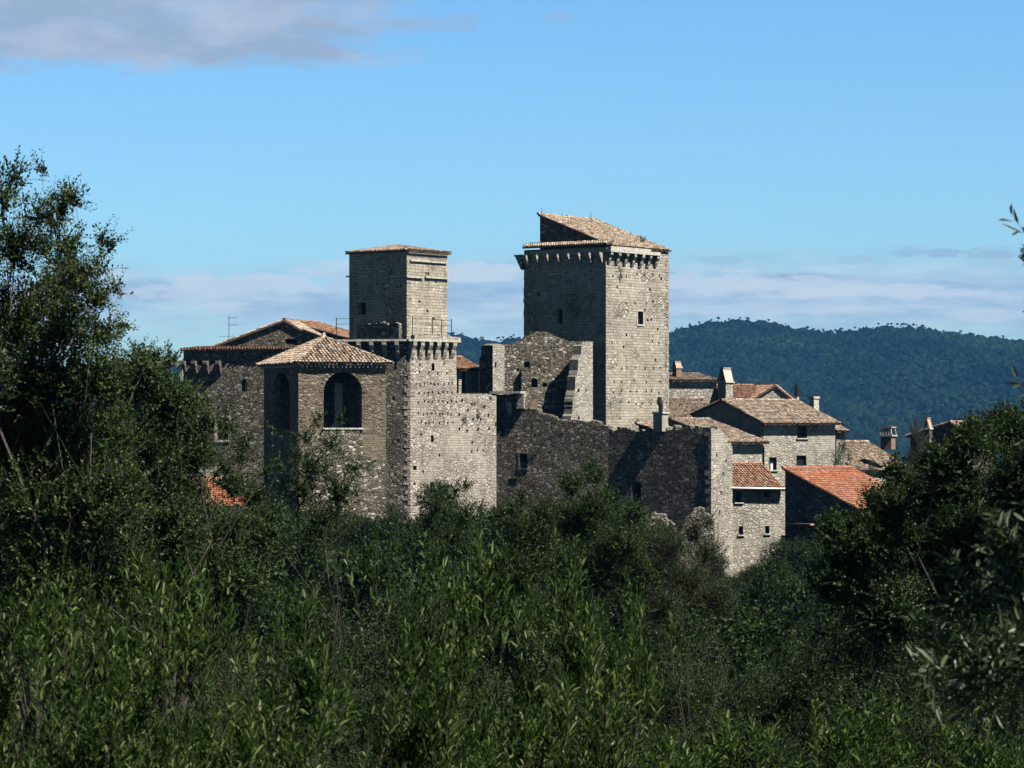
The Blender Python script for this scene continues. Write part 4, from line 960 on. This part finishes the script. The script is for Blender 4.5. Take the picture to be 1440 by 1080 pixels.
def place(name, label, cat, proto, loc, sc=(1, 1, 1), rz=0, group=None):
    t = thing(name, label, cat, loc, group); t.scale = sc; t.rotation_euler = (0, 0, rz)
    for nm, me in zip(('trunk', 'crown'), proto):
        c = bpy.data.objects.new(nm, me); COL.objects.link(c); c.parent = t
    return t
def rand_blobs(seed, n, rx, rz, zc, rmin, rmax):
    g_ = random.Random(seed); out = []
    for k in range(n):
        while True:
            p = (g_.uniform(-1, 1), g_.uniform(-1, 1), g_.uniform(-1, 1)); q = math.sqrt(sum(x * x for x in p))
            if q < 1: break
        rr2 = g_.uniform(rmin, rmax); out.append((p[0] * (rx - rr2 * .6), p[1] * (rx - rr2 * .6), zc + p[2] * (rz - rr2 * .6), rr2, g_.uniform(.5, 1.3)))
    return out
protos = {}
for k in range(3):
    bl = rand_blobs(40 + k, 26, 3.3, 3.4, 4.8, .6, 1.25)
    protos['oak%d' % k] = (trunk('oak_trunk', k, bl, (0, 0, 0), .16, 2), crown('oak_crown', 60 + k, bl, 7500, .46, 12, .07, .045, .45, [M['oak'], M['twig']], .5))
for k in range(2):
    bl = rand_blobs(140 + k, 30, 3.3, 3.4, 4.8, .6, 1.2)
    protos['far%d' % k] = (trunk('oak_trunk', 30 + k, bl, (0, 0, 0), .16, 1), crown('oak_crown', 160 + k, bl, 6500, .5, 9, .13, .085, .45, [M['oak'], M['bark']], .5))
bl = rand_blobs(51, 22, 3.0, 3.6, 4.6, .5, 1.1)
protos['elm'] = (trunk('elm_trunk', 9, bl, (0, 0, 0), .15, 3), crown('elm_crown', 71, bl, 4300, .5, 13, .07, .042, .6, [M['elm'], M['twig']], .5))
bl = rand_blobs(55, 12, 1.9, 3.0, 5.0, .35, .8)
protos['thin'] = (trunk('sapling_trunk', 19, bl, (0, 0, 0), .07, 3, mat='twig'), crown('sapling_crown', 77, bl, 620, .5, 12, .07, .04, .7, [M['elm'], M['twig']], .8))
bl = rand_blobs(58, 16, 2.2, 3.0, 5.0, .35, .8)
protos['bare'] = (trunk('bare_trunk', 29, bl, (0, 0, 0), .05, 7, mat='twig'), crown('bare_crown', 78, bl, 1500, .7, 4, .04, .02, .9, [M['oak'], M['twig']], .8, tw=.01))
for k in range(2):     # upright olive suckers
    g_ = random.Random(80 + k); bl = [(g_.uniform(-.75, .75), g_.uniform(-.6, .6), 2.35 - 1.1 * g_.random() ** 1.3, g_.uniform(.12, .24), 1) for _ in range(19)] + [(g_.uniform(-.7, .7), g_.uniform(-.6, .6), g_.uniform(.6, 1.4), .35, .8) for _ in range(8)]
    protos['olive%d' % k] = (trunk('olive_stems', 80 + k, bl, (0, 0, 0), .035, 1, split=.1, mat='twig'), crown('olive_crown', 90 + k, bl, 400, .38, 18, .08, .017, 2.1, [M['olive'], M['twig']], .5, fold=True, droop=.08, spread=.3, tw=.0025))

def landmark(px):
    for lim, s_ in ((130, 'under the tall leafy tree'), (330, 'below the fortified house'), (480, 'below the arched loggia'), (640, 'below the machicolated tower'), (800, 'below the curtain wall'),
                    (960, 'below the shaded block'), (1110, 'below the narrow rubble house'), (1290, 'below the orange roof')):
        if px < lim: return s_
    return 'under the right-hand tree'
gr = random.Random(77)
TOPX = [-300, 0, 200, 300, 380, 470, 560, 640, 720, 800, 880, 950, 1000, 1040, 1090, 1140, 1200, 1260, 1320, 1440, 1900]
TOPY = [560, 560, 600, 700, 700, 680, 668, 690, 680, 672, 700, 742, 768, 800, 780, 740, 715, 690, 650, 610, 600]
def skyl(px): return float(np.interp(px, TOPX, TOPY))
rows = [(200, 'oak', 26, 92, 10, 'at the walls\' foot'), (150, 'oak', 17, 135, 26, 'in the second rank out'), (104, 'oak', 13, 175, 58, 'in the third rank out'),
        (72, 'oak', 10, 215, 120, 'halfway down the thicket'), (48, 'mix', 10, 225, 215, 'low in the thicket'), (31, 'mix', 9, 235, 320, 'behind the olive shoots')]
used = {}
for D, kind, n, sp, dy, word in rows:
    for k in range(n):
        px = -150 + k * sp * (1760 / (n * sp)) + gr.uniform(-.25, .25) * sp; Dk = D * gr.uniform(.93, 1.07)
        hw = 3.2
        ty = skyl(px) + dy + gr.uniform(-24, 26)
        if D == 200: Dk = min(Dk, 205)
        x = X(px, Dk); z0 = float(ground_h(np.array(x), np.array(Dk))) - .2
        H = Z(ty, Dk) - z0; sc = H / 8.15; sx = min(sc, 1.15 * sp * Dk / F / 3.2 / 1.2 + .35 * sc) * gr.uniform(.85, 1.05)
        pr_ = protos['far%d' % gr.randrange(2)] if D > 90 else protos['elm'] if kind == 'mix' and gr.random() < .4 else protos['oak%d' % gr.randrange(3)]
        nm = 'elm_bush' if pr_ is protos['elm'] else 'evergreen_oak'
        base = ('elm bush ' if nm == 'elm_bush' else 'evergreen oak ') + word + ' ' + landmark(px)
        used.setdefault(base, []).append((nm, pr_, V(Vector((x, Dk, 0)), z0), (sx, sx, sc), gr.uniform(0, 6.28), px))
for base, L_ in used.items():
    L_.sort(key=lambda q: q[5]); n = len(L_)
    words = [''] if n == 1 else ([', left one', ', right one'] if n == 2 else [', leftmost', ', middle one', ', rightmost', ', last on the right'])
    for q, w_ in zip(L_, words + [''] * 9): place(q[0], base + w_, 'tree', q[1], q[2], q[3], q[4], 'trees and bushes of the thicket below the castle')

def custom_tree(name, label, D, px_base, pts, nspray, L, ML, ll, lw, mat, up=.6, depth=1.4, seed=5, r0=.12, **kw):
    g_ = random.Random(seed); xb = X(px_base, D); z0 = float(ground_h(np.array(xb), np.array(D))); s_ = D / F; bl = []
    for (px, py, r, w_) in pts:
        bl.append((X(px, D) - xb, g_.uniform(-depth, depth), Z(py, D) - z0, r * s_, w_))
    pr_ = (trunk(name + '_trunk', seed, bl, (0, 0, 0), r0, 3, split=.55), crown(name + '_crown', seed, bl, nspray, L, ML, ll, lw, up, [M[mat], M['twig']], **kw))
    return place(name, label, 'tree', pr_, V(Vector((xb, D, 0)), z0))
custom_tree('leafy_tree', 'tall leafy tree against the sky at the left edge of the view', 38, 20,
    [(0, 275, 30, .5), (36, 250, 22, .7), (34, 224, 8, 1.2), (75, 262, 16, .7), (62, 300, 30, .6), (15, 340, 50, .7), (100, 300, 22, .6), (118, 285, 12, .8), (95, 350, 38, .6), (140, 335, 16, .7), (155, 338, 8, 1), (60, 400, 55, .8), (128, 392, 32, .7), (150, 378, 16, .7),
     (155, 425, 20, .8), (10, 450, 70, 1), (100, 460, 50, .9), (148, 470, 28, .8), (172, 406, 10, .8), (165, 455, 10, .8), (-60, 380, 80, .6), (-90, 280, 60, .4), (60, 530, 75, 1.1), (140, 530, 50, 1), (-50, 520, 90, 1), (190, 505, 26, .7), (20, 610, 85, 1.1), (120, 610, 75, 1.1), (-80, 650, 90, 1), (50, 700, 85, 1), (150, 700, 70, 1), (60, 800, 80, .9), (-50, 790, 80, .9), (150, 800, 70, .9)],
    8800, .42, 13, .066, .037, 'elm', up=.7, seed=101, shell=.6)
custom_tree('leafy_tree', 'second broad leafy tree spilling right across the corner of the fortified house', 42, 210,
    [(215, 520, 30, 1), (236, 506, 12, 1), (248, 560, 36, 1), (225, 590, 55, 1.1), (286, 592, 20, .3), (322, 575, 12, .3), (270, 645, 34, .5), (340, 622, 16, .25), (325, 655, 20, .25), (200, 660, 60, 1.1), (375, 660, 14, .25), (225, 735, 60, 1.1), (310, 765, 42, .8), (365, 755, 26, .5), (180, 540, 40, 1), (150, 620, 60, 1), (140, 740, 70, 1), (230, 810, 65, .8), (320, 815, 55, .7)],
    7500, .42, 13, .066, .037, 'elm', up=.6, seed=102, shell=.6)
custom_tree('sparse_sapling', 'thin open-branched sapling in front of the arched loggia', 62, 455,
    [(440, 590, 14, .7), (428, 612, 20, .7), (462, 622, 20, .8), (475, 590, 8, .7), (500, 655, 20, .6), (445, 655, 32, .9), (420, 690, 36, 1), (480, 690, 34, 1), (515, 655, 10, .5), (450, 735, 45, 1), (410, 640, 18, .6)],
    620, .55, 13, .075, .045, 'oak', up=.8, seed=103, r0=.05, shell=.8)
custom_tree('sparse_tree', 'sparse leafy tree half screening the fortified house and the low orange roof', 58, 300,
    [(285, 568, 16, .6), (262, 590, 26, .8), (310, 600, 16, .5), (280, 635, 26, .8), (340, 640, 16, .6), (318, 684, 22, 1.2), (275, 690, 26, 1), (350, 700, 20, 1.1), (385, 722, 22, .8), (300, 725, 26, 1), (345, 735, 26, 1), (390, 655, 12, .5), (375, 600, 8, .4)],
    1250, .5, 12, .075, .045, 'elm', up=.8, seed=120, r0=.06, shell=.8)
custom_tree('sparse_sapling', 'small open bush against the foot of the pale sunlit tower wall', 74, 640,
    [(640, 690, 14, .8), (655, 684, 9, .8), (620, 712, 20, .8), (650, 722, 26, 1), (675, 712, 11, .6), (600, 735, 22, .8), (640, 755, 34, 1)],
    420, .5, 13, .08, .048, 'oak', up=.8, seed=104, r0=.05, shell=.8)
custom_tree('evergreen_oak', 'rounded dark tree rising highest against the middle of the curtain wall', 84, 820,
    [(830, 655, 12, .6), (838, 672, 14, .6), (806, 682, 20, .8), (856, 700, 18, .7), (768, 716, 20, .7), (892, 722, 16, .6), (735, 700, 14, .5), (716, 722, 22, .7), (750, 752, 36, .9), (815, 735, 36, 1), (872, 762, 34, .9), (930, 765, 24, .7), (820, 800, 50, 1), (730, 800, 44, 1), (905, 810, 40, .9), (840, 712, 22, .8)],
    4300, .5, 13, .085, .05, 'oak', up=.7, seed=105, r0=.12)
custom_tree('evergreen_oak', 'big glossy dark tree at the right edge hiding the village roofs', 50, 1370,
    [(1385, 615, 34, 1), (1440, 605, 40, 1), (1345, 622, 26, .9), (1420, 590, 14, .8), (1382, 590, 10, .8), (1310, 650, 32, 1), (1270, 662, 20, .9), (1350, 680, 45, 1), (1430, 680, 60, 1), (1290, 705, 40, 1), (1245, 715, 32, 1), (1228, 700, 16, .8), (1360, 760, 60, .9), (1440, 780, 70, 1), (1280, 770, 50, 1), (1220, 760, 45, 1), (1180, 745, 30, 1), (1160, 740, 14, 1), (1240, 850, 60, .9), (1350, 850, 60, .8), (1500, 640, 80, 1), (1180, 810, 45, 1), (1500, 800, 90, 1)],
    11500, .42, 13, .072, .048, 'oak', up=.5, seed=106, r0=.16)
t = custom_tree('bare_bush', 'greyish half-bare bush below the right end of the shaded block', 66, 975,
    [(975, 745, 18, 1), (945, 770, 28, 1), (1000, 780, 28, 1), (965, 820, 40, 1), (1010, 840, 32, 1), (930, 850, 34, 1), (990, 730, 10, 1)],
    1500, .6, 9, .06, .03, 'oak', up=1.1, seed=107, r0=.04, shell=.7, tw=.006)
# small trees among the far roofs
for k, (px, ty, D, sx, lab) in enumerate(((1193, 602, 240, .5, 'small tree tight against the right side of the two-storey house'), (1222, 628, 234, .45, 'bushy little tree in front of the old tiled roof right of the two-storey house'), (1232, 612, 252, .4, 'narrow little tree just left of the slatted chimney'), (1275, 628, 236, .55, 'small tree right of the slatted chimney'),
                                  (1300, 625, 226, .5, 'dark tree in front of the dark gable house'), (1180, 628, 250, .4, 'small tree behind the corner of the two-storey house'), (1045, 800, 214, .7, 'round bush at the foot of the narrow rubble house'), (1092, 790, 212, .7, 'round bush at the lower right corner of the narrow rubble house'), (1010, 790, 213, .5, 'bush between the ruined wall stub and the narrow rubble house'))):
    z0 = -13; sc = (Z(ty, D) - z0) / 8.1; place('village_tree', lab, 'tree', protos[('oak0', 'elm', 'oak1')[k % 3]], V(at(px, D), z0), (sx, sx, sc), k * 1.3, 'small trees among the village roofs')
place('bare_tree', 'leafless grey tree beside the dark gable house', 'tree', protos['bare'], V(at(1290, 232), -9), (.5, .5, 1.15 * (Z(590, 232) + 9) / 8.1), .4)
# olive suckers close to the camera
spots = [(20, 800, 12.6), (140, 765, 13.4), (255, 770, 13.0), (362, 785, 13.8), (75, 880, 11.2), (245, 900, 10.9), (395, 950, 11.0), (-60, 820, 12), (640, 738, 15.2), (735, 742, 14.8), (828, 800, 15.6), (690, 880, 12.6), (800, 930, 12.8), (560, 1040, 12.2), (960, 1000, 17.5), (1080, 990, 18.5), (1190, 975, 19.0), (1300, 985, 18.2), (1400, 960, 17.2)]
lw_ = ['tallest on the far left', 'peaking in front of the tall leafy tree', 'left of the low orange roof', 'straight below the fortified house', 'low front one at far left', 'low front one amid the left clump', 'low front one at the right of the left clump', 'cut by the left edge',
       'in front of the machicolated tower foot', 'in front of the curtain wall foot', 'in front of the shaded block, bushy', 'low front one in the central clump', 'low one right of the central clump', 'lowest between the left and central clumps', 'small one at the bottom right of centre', 'at the bottom under the narrow house', 'at the bottom under the orange roof', 'at the bottom right beneath the big dark tree', 'in the bottom right corner']
for k, ((px, ty, D), w_) in enumerate(zip(spots, lw_)):
    x = X(px, D); z0 = float(ground_h(np.array(x), np.array(D))); sc = (Z(ty, D) - z0) / 2.62
    sx = .68
    if D >= 17: sx = 1.0
    place('olive_shoots', 'young green olive shoots, ' + w_, 'shrub', protos['olive%d' % (k % 2)], V(Vector((x, D, 0)), z0), (sx, sx, sc), k * 2.1, 'upright olive shoots in the foreground')
# near olive bough at the right edge
custom_tree('olive_tree', 'out of focus grey-green olive boughs reaching in from the right edge', 7.6, 1860,
    [(1425, 770, 36, 1), (1400, 740, 16, .8), (1440, 830, 50, 1), (1370, 850, 40, .9), (1320, 850, 22, .8), (1335, 905, 34, .8), (1400, 910, 44, 1), (1300, 925, 16, .6), (1450, 930, 50, 1), (1380, 960, 30, .7), (1285, 840, 10, .6), (1478, 362, 16, 8), (1490, 570, 14, 5), (1520, 700, 60, 1), (1540, 850, 80, 1), (1560, 450, 60, 1), (1600, 600, 90, 1)],
    210, .2, 16, .062, .0125, 'olive_grey', up=.25, depth=.25, seed=112, r0=.035, fold=True, tw=.0018, droop=.2)
# tufts of weeds on the keep roof and on the wall tops
def tuft(px, py, D, r, label, n=26):
    g_ = random.Random(px); bl = [(g_.uniform(-r, r) * .6, g_.uniform(-.2, .2), r * .5, r * .6, 1) for _ in range(4)]
    me = crown('weed_tuft', px, bl, n, .35, 9, .11, .05, 1.1, [M['olive'], M['twig']], .6)
    o = bpy.data.objects.new('weed_tuft', me); COL.objects.link(o); o.location = V(at(px, D), Z(py, D)); props(o, label, 'plant', 'weeds rooted in the old masonry')
tuft(900, 341, 238.5, .5, 'green weed tuft growing out of the keep roof', 40)
tuft(746, 471, 238, .22, 'tiny weed on the crest of the ruined gable', 10)
tuft(780, 592, 230.2, .35, 'mossy weed on the step of the curtain wall top', 22)
tuft(664, 573, 228.2, .45, 'green creeper on the upper sunlit wall left of the curtain wall corner', 24)
tuft(680, 575, 229.6, .4, 'green creeper nearest the upper corner of the sunlit wall', 22)

SKYSTR = .05; HAZECOL = (.14, .44, .98); HAZE = 5.2e-5; EXPO = .8
# ================================================================== SKY, SUN, HAZE, CAMERA
SUN_AZ, SUN_EL = 54.9, 54.0      # degrees right of straight-behind-camera, elevation
az = R(SUN_AZ); el = R(SUN_EL)
sdir = Vector((math.sin(az) * math.cos(el), -math.cos(az) * math.cos(el), math.sin(el)))
sun = bpy.data.lights.new('sun', 'SUN'); sun.energy = 5.0; sun.angle = R(.5); sun.color = (1.0, .95, .87)
so = bpy.data.objects.new('sun', sun); COL.objects.link(so); so.rotation_euler = sdir.to_track_quat('Z', 'Y').to_euler(); so.location = (60, -60, 120)
wd = bpy.data.worlds.new('World'); scene.world = wd; wd.use_nodes = True
t = NT(wd.node_tree); bg = wd.node_tree.nodes['Background']
sk = t.n('ShaderNodeTexSky', sky_type='NISHITA'); sk.sun_disc = False; sk.sun_elevation = el; sk.sun_rotation = math.atan2(sdir.x, sdir.y)
sk.altitude = 400; sk.air_density = 1.0; sk.dust_density = .4; sk.ozone_density = 1.5
tc = t.n('ShaderNodeTexCoord'); sp = t.n('ShaderNodeSeparateXYZ'); t.link(tc.outputs['Generated'], sp.inputs[0])
u = t.math('MULTIPLY', t.math('ARCTAN2', sp.outputs[0], sp.outputs[1]), 4.083)     # kilo-pixels right of centre
v = t.math('MULTIPLY', t.math('ARCSINE', sp.outputs[2]), 4.083)                    # kilo-pixels above horizon
def vec(su, sv, ou=0.0, ov=0.0):
    c = t.n('ShaderNodeCombineXYZ'); t.link(t.math('MULTIPLY_ADD', u, su, ou), c.inputs[0]); t.link(t.math('MULTIPLY_ADD', v, sv, ov), c.inputs[1]); return c.outputs[0]
def band(x, a, b, c, d): return t.math('MULTIPLY', t.maprange(x, a, b), t.maprange(x, c, d, 1, 0))
elv = t.math('DIVIDE', v, 4.083)
skyc = t.mix(1.0, sk.outputs[0], t.ramp(elv, [(0, (.85, 1.25, 1.5)), (.07, (.9, 1.37, 1.7)), (.145, (.87, 1.4, 1.8)), (.19, (.3, .46, .62)), (.3, (.08, .11, .16)), (1, (.06, .085, .13))]), 'MULTIPLY')

# low cumulus band, all round the horizon
n1 = t.noise(vec(6.5, 24, 3.1, 1.7), 1, 9, .62).outputs[0]; n2 = t.noise(vec(1.7, 5, 8.3, .4), 1, 3, .5).outputs[0]
m1 = band(v, .06, .17, .19, .262)
d1 = t.maprange(t.math('ADD', t.math('MULTIPLY', n1, .55), t.math('ADD', t.math('MULTIPLY', n2, .45), t.math('MULTIPLY', m1, .26))), .56, .68)
d1 = t.math('MULTIPLY', d1, m1)
top = t.maprange(t.noise(vec(7, 34, 3.3, 2.1), 1, 5, .6).outputs[0], .38, .66)
c1 = t.mix(top, (4.3, 6.1, 8.4), (7.7, 8.9, 9.9))
out = t.mix(t.math('MULTIPLY', d1, .9), skyc, c1)
# high grey-lilac bank upper left
n3 = t.noise(vec(5.5, 17, 5.2, 3.3), 1, 9, .6).outputs[0]
mu = t.maprange(t.math('ADD', u, t.math('MULTIPLY', t.math('SUBTRACT', n3, .5), .5)), -.26, -.13, 1, 0)
mv = t.math('MULTIPLY', t.maprange(t.math('ADD', v, t.math('MULTIPLY', t.math('SUBTRACT', n3, .5), .11)), .492, .515), t.maprange(v, .62, .8, 1, 0))
cl = t.maprange(t.noise(vec(6, 19, 1.2, 7.7), 1, 9, .6).outputs[0], .42, .66)
c3 = t.mix(cl, (3.9, 5.2, 7.2), (5.6, 6.6, 8.3))
d3 = t.math('MULTIPLY', t.math('MULTIPLY', mu, mv), t.maprange(n3, .25, .45, .7, .97))
out = t.mix(d3, out, c3)
# small torn wisps
def wisp(px, py, rx, ry, k, col=(4.0, 5.2, 7.6)):
    global out
    du = t.math('MULTIPLY', t.math('SUBTRACT', u, (px - 720) / 1000), 1000 / rx); dv = t.math('MULTIPLY', t.math('SUBTRACT', v, (600 - py) / 1000), 1000 / ry)
    r2 = t.math('ADD', t.math('MULTIPLY', du, du), t.math('MULTIPLY', dv, dv))
    nn = t.noise(vec(16, 60, px * .01, py * .01), 1, 8, .65).outputs[0]
    f = t.math('MULTIPLY', t.maprange(t.math('ADD', r2, t.math('MULTIPLY', t.math('SUBTRACT', nn, .5), 5.0)), .45, 1.15, 1, 0), k)
    out = t.mix(f, out, col)
for a_ in ((615, 36, 62, 15, .45), (467, 76, 20, 13, .5), (785, 26, 22, 10, .3), (1272, 358, 26, 8, .5), (1322, 360, 26, 7, .6), (1385, 357, 38, 12, .6), (1195, 366, 30, 6, .3), (1010, 366, 34, 7, .3), (1150, 394, 60, 9, .5), (1080, 390, 40, 8, .35)): wisp(*a_)
for a_ in ((1250, 411, 130, 11, .85), (1120, 405, 120, 14, .8), (1000, 398, 90, 18, .8), (665, 383, 80, 14, .85), (350, 400, 120, 16, .75), (250, 412, 80, 12, .7), (470, 378, 60, 12, .6), (1400, 446, 90, 10, .6), (1100, 436, 160, 8, .5)): wisp(*a_, (7.7, 8.9, 9.9))
t.link(out, bg.inputs[0]); bg.inputs[1].default_value = SKYSTR
# haze
m = bpy.data.materials.new('haze'); m.use_nodes = True; nt = m.node_tree; nt.nodes.remove(nt.nodes['Principled BSDF'])
pv = nt.nodes.new('ShaderNodeVolumePrincipled'); pv.inputs['Color'].default_value = (*HAZECOL, 1); pv.inputs['Density'].default_value = HAZE; pv.inputs['Anisotropy'].default_value = .0
nt.links.new(pv.outputs[0], nt.nodes['Material Output'].inputs['Volume'])
b = MB(); b.box((0, 2900, 60), (6900, 0, 0), (0, 3500, 0), (0, 0, 255)); hz = b.build('haze', m, uv=False); props(hz, kind='stuff'); hz.display_type = 'WIRE'
cam = bpy.data.cameras.new('camera'); co = bpy.data.objects.new('camera', cam); COL.objects.link(co); scene.camera = co
co.location = (0, 0, 0); co.rotation_euler = (R(90), 0, 0); cam.sensor_width = 36; cam.lens = 36 * F / 1440; cam.shift_y = 60 / 1440; cam.clip_start = .1; cam.clip_end = 30000
cam.dof.use_dof = True; cam.dof.focus_distance = 210; cam.dof.aperture_fstop = 18
scene.view_settings.view_transform = 'Standard'; scene.view_settings.look = 'None'; scene.view_settings.exposure = EXPO
scene.render.engine = 'CYCLES'; cy = scene.cycles
cy.max_bounces = 6; cy.diffuse_bounces = 0; cy.glossy_bounces = 2; cy.transmission_bounces = 3; cy.volume_bounces = 0; cy.transparent_max_bounces = 6
cy.use_denoising = True; cy.caustics_reflective = False; cy.caustics_refractive = False
